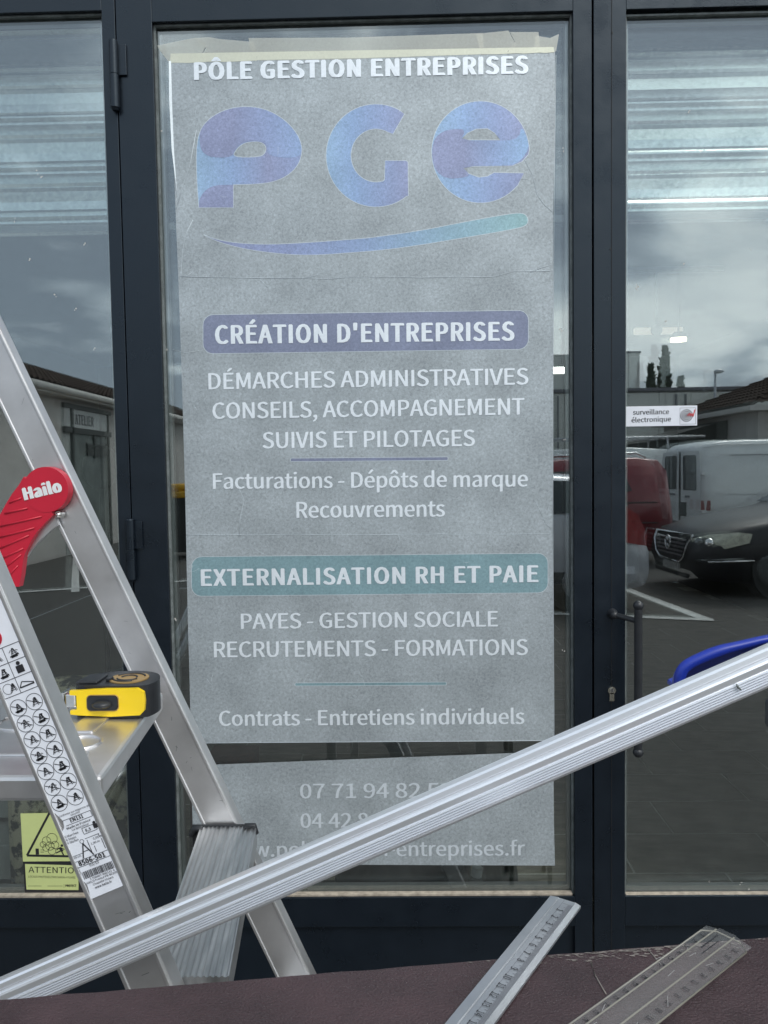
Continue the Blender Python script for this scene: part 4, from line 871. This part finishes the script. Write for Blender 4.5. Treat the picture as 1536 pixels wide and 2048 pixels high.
for i in range(1, 29):
    put_text(k, str(i), a+ey*(.006+i*CM-.001)+ex*(h*.13)+EZ*.0027, ey, ex, .0034, .0042, .012)
    put_text(k, str(29-i), a+ey*(.006+i*CM-.001)+ex*(h*.83)+EZ*.0027, ey, ex, .0034, .0042, .012)
    k.cyl(a+ey*(.006+i*CM)+ex*(h*.22)+EZ*.0022, a+ey*(.006+i*CM)+ex*(h*.22)+EZ*.0024, .0009, n=8)
for q, w_ in (((.010, .40), .0010), ((.016, .52), .0008)): pp = a+ey*q[0]+ex*(h*q[1])+EZ*.0038; k.quad(pp, pp+ey*.022, pp+ey*.022+ex*w_, pp+ex*w_)
k.build('numbers', M_ink, R2)
k = MB()
for i in range(16):
    s_, c_ = random.uniform(.01, .25), random.uniform(.05, .95)*h; l_ = random.uniform(.002, .012); an = random.uniform(-.6, .6); dv = (ey*math.cos(an)+ex*math.sin(an))*l_
    pp = a+ey*s_+ex*c_+EZ*.0039; k.quad(pp, pp+dv, pp+dv+ex*.0003, pp+ex*.0003)
k.build('scratch', mat('scratch_white', (.34, .34, .34), .6), R2)
# ============================================================ LADDER
LD = thing('step_ladder', 'aluminium step ladder with red hinge lever and pictogram label, leaning across the left', 'ladder')
def rail_box(a, b_, w_, dep, name='side_rail', m_=M_alu, par=LD):
    """rail in a plane of constant y: face w_ wide towards the camera, depth dep away from it"""
    ax = b_-a; up_r = ax.normalized(); sd_ = Vector((up_r.z, 0, -up_r.x))
    sec = [(c, d_) for c, d_ in rrect(w_, dep, .0035, 3)]
    k = MB(); k.extrude(sec, a+Vector((0, dep/2, 0)), sd_, Vector((0, 1, 0)), ax, smooth=False)
    fl_ = .0016   # folded lips on both borders of the face
    for s_ in (1, -1): k.extrude([(s_*(w_/2-.0002), -.0015), (s_*(w_/2-.0038), -.0015), (s_*(w_/2-.0045), .001), (s_*(w_/2-.0002), .001)], a, sd_, Vector((0, 1, 0)), ax)
    o = k.build(name, m_, par, bevel=.0008); return a, ax, sd_, o
# far rail (A): straight line through the photograph points
dA, dB = .985, .655
a1 = D(166, 1080, dA); a2 = D(443, 1655, dA); da = (a2-a1).normalized()
ground = a2+da*((a2.z-0)/-da.z); topA = a1-da*((2.02-a1.z)/da.z)*-1
topA = a1+da*((2.02-a1.z)/da.z)
rail_box(ground, topA, .0425, .025)
b1 = D(54, 1300, dB) if False else D(222, 1800, dB); b0 = D(8, 1300, dB); db = (b1-b0).normalized()
gB = b1+db*(-b1.z/db.z); topB = b1+db*((2.02-b1.z)/db.z)
Bo, Bax, Bsd, Bobj = rail_box(gB, topB, .0388, .025)
# treads
def tread(z, far, near, m_=M_alu2):
    fl_, fr_, nl_, nr_ = far[0], far[1], near[0], near[1]
    k = MB(); G_ = 13; sec = []
    for i in range(G_*4+1):
        t = i/(G_*4); ph = i % 4; sec.append((t, -.0012 if ph in (1, 2) else 0))
    vs = []
    for (L_, R_) in ((fl_, fr_), (nl_, nr_)):
        for t, d_ in sec: p = L_.lerp(R_, t); vs.append(Vector((p.x, p.y, z+d_)))
        vs += [Vector((R_.x, R_.y, z-.026)), Vector((L_.x, L_.y, z-.026))]
    n_ = len(sec)+2; k.add(vs, [(i, (i+1) % n_, n_+(i+1) % n_, n_+i) for i in range(n_)]+[tuple(range(n_)), tuple(range(n_, 2*n_))]); return k.build('tread', m_, LD)
zt1 = 1.082
fl_, fr_ = PZ(388, 1676, zt1), PZ(506, 1669, zt1); yF = CAM.y+dA-.003
fl_ = Vector((fl_.x, yF, zt1)); fr_ = Vector((fr_.x, yF, zt1)); yN = CAM.y+dB+.026
off = Vector((.030, 0, 0)); nl_ = Vector((fl_.x+.030, yN, zt1)); nr_ = Vector((fr_.x+.030, yN, zt1))
tr = tread(zt1, (fl_, fr_), (nl_, nr_))
k = MB()  # black end cap at the far end
cl, cr_ = D(384, 1668, dA-.006), D(511, 1660, dA-.006)
pth = [D(382, 1672, dA-.008), D(389, 1658, dA-.008), D(402, 1657, dA-.008), D(409, 1668, dA-.008), D(486, 1664, dA-.008), D(492, 1652, dA-.008), D(508, 1651, dA-.008), D(512, 1668, dA-.008)]
k.tube(pth, .0042, 8); k.box((cl.x, yF-.002, zt1-.028), (cr_.x, yF+.001, zt1+.002)); k.build('end_cap', M_black, tr, bevel=.001)
slp = da.x/da.z
for zz in (.86, .64, .42, .20):
    sx = (zz-zt1)*slp; ext = .0
    tread(zz, (fl_+Vector((sx, 0, 0)), fr_+Vector((sx, 0, 0))), (nl_+Vector((sx, 0, 0)), nr_+Vector((sx, 0, 0))))
# platform with tray-like relief
zp = 1.2655
near_r = PZ(203, 1552, zp); far_r = PZ(326, 1383, zp)
pf = MB(); x_l = -.66; yfar = far_r.y; ynear = near_r.y
prof = [Vector((x_l, ynear, zp)), Vector((near_r.x, ynear, zp)), Vector((far_r.x, yfar, zp)), Vector((x_l, yfar, zp))]
pf.add(prof+[p-EZ*.024 for p in prof], [(0, 1, 2, 3), (7, 6, 5, 4), (0, 4, 5, 1), (1, 5, 6, 2), (2, 6, 7, 3), (3, 7, 4, 0)])
plat = pf.build('platform', M_alu, LD, bevel=.004)
k = MB(); yc = (ynear+yfar)/2
for x0, x1, y0, y1 in ((-.60, -.44, ynear+.03, ynear+.045), (-.60, -.44, ynear+.06, ynear+.075), (-.42, -.31, ynear+.05, ynear+.06), (-.36, -.33, yc-.02, yfar-.06), (-.40, -.30, yfar-.05, yfar-.035)):
    k.box((x0, y0, zp-.001), (x1, y1, zp+.0025), bev=.002)
for cx_, cy_, r_ in ((-.42, yc+.02, .03), (-.33, yc-.05, .02), (-.52, yc, .04)): k.tube([(cx_+r_*math.cos(t), cy_+r_*math.sin(t), zp+.0005) for t in [6.283*i/20 for i in range(20)]], .002, 6, True)
k.build('embossed_rib', M_alu, plat)
# rear support of the ladder, outside the frame to the left
for yy in (yfar-.03, ynear+.01):
    k = MB(); k.tube([(-.64, yy, zp-.02), (-1.25, yy, 0)], .014, 10); k.build('support_leg', M_alu, LD)
k = MB(); k.tube([(-1.03, yfar-.03, .45), (-1.03, ynear+.01, .45)], .010, 8); k.build('support_brace', M_alu, LD)
k = MB(); rn = random.Random(9)
for i in range(46):
    far_ = rn.random() < .5; bse, dr_, top_ = (ground, da, 2.0) if far_ else (gB, db, 2.0)
    s_ = rn.uniform(1.0, 1.9); c = bse+(dr_ if dr_.z > 0 else -dr_)*(s_/abs(dr_.z)); sdv = Vector((abs(dr_.z), 0, abs(dr_.x)*1.0))
    c = c+sdv*rn.uniform(-.017, .017)+Vector((0, -.0004, 0)); c.y = (CAM.y+(dA if far_ else dB))-.0004
    a_ = rn.uniform(0, 3.14); l_ = rn.uniform(.001, .007); d_ = Vector((math.cos(a_), 0, math.sin(a_)))
    if (.30 if far_ else .9): stroke(k, c-d_*l_, c+d_*l_*.6, rn.uniform(.0002, .0005))
k.build('scratch', M_gasket, LD, kind='stuff')
# red hinge lever
yr = dA-.012
zq = lambda pts: [D(a_/6.4, 880+b_/6.4, yr) for a_, b_ in pts]
arm = [(330, 470), (265, 580), (180, 690), (100, 820), (30, 950), (-60, 1150), (-60, 1440), (0, 1540), (60, 1660), (155, 1870), (270, 1870), (300, 1720), (325, 1520), (350, 1440), (420, 1300), (500, 1170), (590, 1070), (700, 960), (600, 700)]
k = MB(); pa = zq(arm); bm = fillpoly([pa]); k.bm(bm); rl = k.build('hinge_lever', M_red, LD, solid=.011, bevel=.0015)
k = MB(); c0 = zq([(612, 634)])[0]; k.cyl(c0+Vector((0, .008, 0)), c0-Vector((0, .006, 0)), .0290, .0286, 48); k.build('hinge_disc', M_red, rl, bevel=.001)
k = MB()
for j, (yl, yr_) in enumerate(((800, 740), (935, 870), (1100, 975), (1240, 1120), (1385, 1215), (1520, 1380), (1640, 1460), (1750, 1600))):
    x0 = max(20, 150-j*60) if j < 5 else (j-5)*45+30; x1 = (300, 380, 560, 470, 400, 330, 300, 260)[j]
    k.tube(zq([(x0, yl), ((x0+x1)/2, (yl+yr_)/2), (x1, yr_)]) if False else [p-Vector((0, .006, 0)) for p in zq([(x0, yl), ((x0+x1)/2, (yl+yr_)/2), (x1, yr_)])], .0011, 6)
k.build('grip_rib', M_red, rl)
k = MB(); pA, pB = zq([(345, 770)])[0], zq([(835, 655)])[0]; exx = (pB-pA); ww = exx.length; exx.normalize(); eyy = Vector((-exx.z, 0, exx.x))
put_text(k, 'Hailo', pA-Vector((0, .0066, 0)), exx, eyy, ww, .0165*1.0, .03); k.build('lettering', M_white, rl)
k = MB(); sc_ = zq([(752, 957)])[0]; k.cyl(sc_+Vector((0, .01, 0)), sc_-Vector((0, .001, 0)), .0044, n=20); k.ball(sc_-Vector((0, .001, 0)), .0034, sz=1); k.build('rivet', M_steel, LD)
k = MB(); q = [p+Vector((0, .005, 0)) for p in zq([(690, 965), (735, 1090), (650, 1150), (520, 1270), (440, 1350), (380, 1420), (330, 1500), (330, 1380), (420, 1240), (560, 1060)])]; k.bm(fillpoly([q])); k.build('hinge_bracket', M_alu, LD, solid=.004)
k = MB(); q = [p+Vector((0, .045, 0)) for p in zq([(240, 170), (222, 290), (245, 370), (280, 430), (330, 470), (318, 400), (296, 350), (252, 300), (258, 180)])]; k.bm(fillpoly([q])); k.build('hinge_lever', M_red, LD, solid=.008)
# label on the near rail: local frame on the rail face
fy = CAM.y+dB-.0008
b_up = (topB-gB).normalized(); b_sd = Vector((b_up.z, 0, -b_up.x)); b_sd = b_sd if b_sd.x > 0 else -b_sd
lab_bot = P(214, 1786, fy)         # centre of the lower border
o_ = gB+b_up*((lab_bot-gB).dot(b_up)); o_ = Vector((o_.x, fy, o_.z))
LW = .0334; LH = .292; KS = .936
KV = 1.0
def LP(u, v): return o_+b_sd*(u*LW-LW/2)+b_up*(v*.001*KS*KV)      # u 0..1 across, v mm up
k = MB(); oc = [(.02, 0), (.97, 1), (1, 3)]+[(1+.006*math.sin(i*1.7), 10+i*14) for i in range(20)]+[(1, LH*1000), (0, LH*1000)]+[(.0, 285-i*14) for i in range(13)]+[(.0, 94), (.02, 90), (.10, 84), (.17, 78), (.12, 72), (.02, 69), (.0, 50), (.06, 28), (.02, 20), (.09, 14), (.05, 5)]
k.bm(fillpoly([[LP(*q) for q in oc]])); lb = k.build('label', M_lab, LD)
def LPp(u, v): p = LP(u, v); return Vector((p.x, p.y-.0004, p.z))
def LPq(u, v): p = LP(u, v); return Vector((p.x, p.y-.0006, p.z))
def lstroke(mb, u0, v0, u1, v1, w_=.0005): stroke(mb, LPp(u0, v0), LPp(u1, v1), w_)
def pict(mb, u, v, s_, kind):
    """small step ladder pictogram of half height s_ mm"""
    f = lambda a_, c_: (u+a_*s_/35.5, v+c_*s_)
    def L2(a_, c_, w_=.0005): lstroke(mb, *f(*a_), *f(*c_), w_)
    lean_ = .25 if kind % 3 == 1 else 0
    L2((-.55, -.8), (-.05+lean_, .75), .0006); L2((.55, -.8), (.05+lean_, .75), .0006)
    L2((-.28, -.8), (.0+lean_, .6), .0004); L2((.8, -.7), (.15+lean_, .7), .0004)
    for t in (-.5, -.15, .2, .5): L2((-.40*(1-t)*.7, t), (.40*(1-t)*.7, t), .0005)
    if kind % 2: mb.cyl(LPp(*f(.3, .55)), LPp(*f(.3, .55))-Vector((0, .0002, 0)), s_*.00018, n=8); L2((.3, .4), (.35, -.1), .0009)
    if kind % 3 == 0: L2((-.8, -.62), (.8, -.45), .0012); L2((-.6, -.75), (.5, -.72), .0014)
    if kind % 4 == 2: L2((-.75, .1), (-.3, .5), .0005); L2((.5, .3), (.85, .1), .0005)
k = MB()
for i in range(7):
    for col_ in (0, 1):
        v = 192-i*16.1; u = .27 if col_ == 0 else .72
        ring(k, LPp(u, v), .0072, .00045, b_sd, b_up, 30); pict(k, u, v, 5.2, i*2+col_)
        lstroke(k, u-.17, v+3.6, u+.17, v-3.6, .0006)
for v in (204, 219, 234, 249): lstroke(k, .03, v, .97, v)
for u in (.03, .49, .97): lstroke(k, u, 204, u, 249)
for i, (u, v) in enumerate(((.27, 211.5), (.72, 211.5), (.27, 226.5), (.72, 226.5), (.27, 241.5), (.72, 241.5))):
    if i == 3: a_ = LPp(u-.10, v-5); c_ = LPp(u+.10, v-5); e_ = LPp(u+.10, v+2); g_ = LPp(u-.10, v+2); k.quad(a_, c_, e_, g_); k.cyl(LPp(u, v+4.2), LPp(u, v+4.2)-Vector((0, .0002, 0)), .0018, n=8)
    elif i == 1: lstroke(k, u-.2, v-3, u+.2, v-3, .0012); lstroke(k, u-.2, v-3, u-.1, v+2, .0008); lstroke(k, u-.1, v+2, u+.2, v-2, .0008)
    elif i == 0: ring(k, LPp(u-.06, v), .0045, .0004, b_sd, b_up, 20); pict(k, u+.06, v, 5, 1)
    else: pict(k, u, v, 5.4, i+1)
k.build('pictogram', M_ink, lb)
k = MB()
KV = .84
def ltext(s, u0, u1, v, cap, bo=.004, fn=LPp): put_text(k, s, fn(u0, v), b_sd, b_up, (u1-u0)*LW, cap*.001, bo)
ltext('Conforme aux exigences de', .12, .98, 98.5, 1.6); ltext('sécurité', .42, .68, 95.5, 1.6)
ltext('EN131', .35, .72, 88.6, 3.6, .014); ltext('Made in France', .18, .86, 82.6, 2.0, .012); ltext('Le bricoleur', .30, .78, 79.2, 1.9)
ltext('6 Marches', .05, .43, 74.5, 2); ltext('6 Steps', .05, .33, 70.8, 2); ltext('6 Stufen', .05, .36, 67, 2)
ltext('6,5', .62, .78, 72.8, 2.7, .016); ltext('3,05 m', .72, .97, 61.5, 2.0); ltext('1,90 m', .62, .86, 57, 2.0); ltext('28 cm', .05, .25, 49, 1.8)
ltext('8506-501', .10, .86, 39.5, 4.3, .022); ltext('03/15', .36, .62, 35, 2.6); ltext('3 700667 900142  6', .22, .93, 20.5, 1.8); ltext('HAILO France FR-86300', .10, .96, 17.3, 1.9)
ltext('Chapelle Viviers', .24, .82, 13.6, 1.9); ltext('www.hailo.fr', .26, .74, 9.6, 2.0, .016)
for v, u0, u1 in ((93.6, .16, .95), (86.9, .20, .95), (45.2, .03, .97), (38.2, .03, .97), (66, .52, .92), (52, .05, .35)): lstroke(k, u0, v, u1, v, .0004)
lstroke(k, .95, 87, .95, 93.6, .0004)
for q in ((.55, 71, .93, 71), (.55, 78, .88, 78), (.55, 71, .55, 78), (.93, 71, .93, 75)): lstroke(k, *q, .0004)
for q in ((.56, 64, .56, 47), (.68, 55, .68, 48), (.93, 60, .93, 48), (.90, 66, .90, 62.5)): lstroke(k, *q, .0005)
for q in ((.42, 62, .28, 46), (.42, 62, .58, 46)): lstroke(k, *q, .0011)
lstroke(k, .34, 53, .5, 53, .0006); ring(k, LPp(.42, 64.5), .0018, .0004, b_sd, b_up, 12)
k.quad(LPp(.86, 73), LPp(.97, 73), LPp(.97, 78), LPp(.86, 78)); k.cyl(LPp(.915, 79.5), LPp(.915, 79.5)-Vector((0, .0002, 0)), .0014, n=8)
u = .08; rn = random.Random(4)
while u < .95:
    w_ = rn.choice((.006, .010, .016, .022)); k.quad(LPp(u, 23.5), LPp(u+w_, 23.5), LPp(u+w_, 32), LPp(u, 32)); u += w_+rn.choice((.008, .012, .018))
k.build('print', M_ink, lb)
KV = 1.0; k = MB(); c_ = LPp(.36, 260); k.cyl(c_, c_-Vector((0, .0003, 0)), .0082, n=36); k.build('red_badge', M_red, lb)
k = MB(); put_text(k, 'Hailo', LPp(.19, 258.2)-Vector((0, .0005, 0)), b_sd, b_up, .0125, .0036, .03); k.build('badge_lettering', M_white, lb)
# ============================================================ TAPE MEASURE on the platform
TM = thing('tape_measure', 'black and yellow tape measure lying on the ladder platform', 'tape measure')
fl = PZ(142, 1436, zp+.001); fr = PZ(290, 1438, zp+.001); yf = (fl.y+fr.y)/2
wT = fr.x-fl.x; hT = .0365; z0 = zp+.001
body = [(0, .004), (wT*.98, 0), (wT+.005, .012), (wT+.008, .030), (wT+.001, .052), (wT-.015, .066), (wT*.5, .070), (.012, .060), (0, .045)]
body = [(v.x, v.y) for v in smoothpoly([Vector(p) for p in body], 2)]
k = MB(); k.extrude(body, Vector((fl.x, yf, z0)), EX, Vector((0, 1, 0)), EZ*hT, smooth=False); k.build('body', M_black, TM, bevel=.0025)
k = MB(); yc_ = [(.002, .0035), (.010, .0035), (.010, .0095), (.004, .0095), (.004, .027), (.010, .027), (.010, .033), (.002, .033)]
yo = [(.0015, .0055), (.010, .0045), (wT*.55, .0025), (wT-.006, .004), (wT-.001, .009), (wT+.0, .020), (wT-.001, .030), (wT-.008, .0345), (wT*.5, .0345), (.012, .0325), (.0015, .0325), (.0015, .0275), (.009, .0270), (.009, .0105), (.0015, .0100)]
def TF(x, z, o=0): return Vector((fl.x+x, yf+.0005-o, z0+z))
bt0 = (wT*.30, .0095); hole = rrect(.034, .0165, .004, 3); hc = (wT*.45, .0185)
k.bm(fillpoly([[TF(*p) for p in yo]])); k.build('yellow_shell', M_yel, TM, solid=.005, bevel=.001)
k = MB(); k.extrude(hole, TF(hc[0], hc[1], .0), EX, EZ, Vector((0, -.0045, 0))); bo_ = k.build('lock_button', M_black, TM, bevel=.001)
k = MB(); k.ball(TF(hc[0], hc[1]-.001, .0035), .0115, sz=.42); k.build('thumb_rest', M_black, bo_)
k = MB(); k.tube([TF(hc[0]+a_*1.04, hc[1]+c_*1.06, .0028) for a_, c_ in hole], .0007, 5, True); k.build('button_border', M_gold, bo_)
k = MB(); cc = Vector((fl.x+wT*.66, yf+.033, z0+hT)); k.cyl(cc, cc+EZ*.0012, .0225, n=40); ld_ = k.build('round_label', M_gold, TM)
k = MB()
for i, (r0, a0, a1) in enumerate(((.018, 20, 150), (.013, 200, 330), (.009, 0, 170), (.0175, 190, 300))):
    k.tube([cc+Vector((r0*math.cos(rad(a0+(a1-a0)*j/12)), r0*math.sin(rad(a0+(a1-a0)*j/12)), .0014)) for j in range(13)], .0012, 5)
k.build('label_print', M_ink, ld_)
k = MB(); k.box((fl.x-.009, yf+.008, z0+.010), (fl.x+.004, yf+.022, z0+.026), bev=.002); k.box((fl.x-.011, yf+.006, z0+.006), (fl.x-.009, yf+.024, z0+.028)); k.build('tape_hook', M_steel, TM)
k = MB(); k.box((fl.x+.006, yf+.01, z0+hT), (fl.x+.028, yf+.045, z0+hT+.003), bev=.0012); k.box((fl.x+.034, yf+.02, z0+hT), (fl.x+.040, yf+.03, z0+hT+.004), bev=.001); k.build('grip_pad', M_black, TM)
# ============================================================ LONG ALUMINIUM PROFILE
dP = .62
p0, p1 = D(0, 1960, dP), D(1536, 1292, dP); ax = (p1-p0).normalized(); dn_ = Vector((ax.z, 0, -ax.x)); dn_ = dn_ if dn_.z < 0 else -dn_
s0 = p0-ax*(p0.z/ax.z-.03/ax.z); s1 = p1+ax*.22
sec = [(0, .003), (.0006, -.001), (.002, -.003), (.0058, -.0035), (.0068, -.0025), (.0076, -.0025), (.0088, -.0045), (.0105, -.0052), (.0150, -.0050), (.0166, -.0038)]
for i in range(5): t = .0168+i*.0020; sec += [(t, -.0034), (t+.0008, -.0050), (t+.0013, -.0049), (t+.0017, -.0034)]
sec += [(.0270, -.0042), (.0280, -.0043), (.0300, -.0032), (.0312, -.0005), (.0322, .003), (.0322, .006), (0, .006)]
k = MB(); k.extrude([(a_, -b_) for a_, b_ in sec], s0, dn_, Vector((0, -1, 0)), s1-s0)
pr = k.build('aluminium_profile', M_anod, bevel=0); pr['label'] = 'long pale grooved aluminium profile slanting up to the right across the picture'; pr['category'] = 'profile'
k = MB(); c_ = D(1473, 1368, dP-.006); k.tube([c_, c_+dn_*.003, c_+dn_*.006+ax*.0015], [.0006, .0010, .0006], 6); k.build('dent', M_gasket, pr)
# ============================================================ BLUE TRAY
BT = thing('plastic_tray', 'deep blue plastic tray rim showing above the aluminium profile at right', 'tray')
dz_ = .66; outer = [(1350, 1398), (1349, 1362), (1351, 1343), (1362, 1326), (1384, 1313), (1430, 1293), (1480, 1283), (1536, 1270), (1640, 1255), (1720, 1250)]
inner = [(1368, 1394), (1368, 1366), (1371, 1349), (1380, 1337), (1400, 1327), (1440, 1311), (1490, 1295), (1536, 1283), (1640, 1268), (1712, 1262)]
O = smoothpoly([D(*p, dz_) for p in outer], 2, False); I = smoothpoly([D(*p, dz_) for p in inner], 2, False)
N = len(O); vs = []
def low_z(X): return P(1350, 1400, CAM.y+dz_).z+(X-P(1350, 1400, CAM.y+dz_).x)*.43
for a_, c_ in zip(O, I):
    zl = min(c_.z-.002, low_z(c_.x))
    vs += [a_+Vector((0, .004, -.004)), a_+Vector((0, .0, 0)), a_.lerp(c_, .25)-Vector((0, .004, 0)), a_.lerp(c_, .8)-Vector((0, .004, 0)), c_, c_+Vector((0, .008, -.002)), Vector((c_.x+.004, c_.y+.02, zl))]
n_ = 7; k = MB(); k.add(vs, [(i*n_+j, i*n_+j+1, (i+1)*n_+j+1, (i+1)*n_+j) for i in range(N-1) for j in range(n_-1)], None, True); k.build('rim', M_blue, BT, solid=.0015)
k = MB(); k.add([q for c_ in I for q in (Vector((c_.x+.004, c_.y+.02, min(c_.z-.002, low_z(c_.x)))), Vector((c_.x+.004, c_.y+.05, min(c_.z-.002, low_z(c_.x)))))], [(2*i, 2*i+1, 2*i+3, 2*i+2) for i in range(N-1)]); k.build('tray_bottom', M_blue, BT, solid=.002)
SL = thing('stool', 'dark stool standing beside the table under the blue tray', 'stool')
k = MB(); k.box((.375, -1.12, 1.27), (.545, -.96, 1.30), bev=.004); k.build('seat', M_black, SL)
for a_ in (.385, .525):
    for c_ in (-1.11, -.98): k = MB(); k.box((a_, c_, 0), (a_+.015, c_+.015, 1.27)); k.build('leg', M_black, SL)
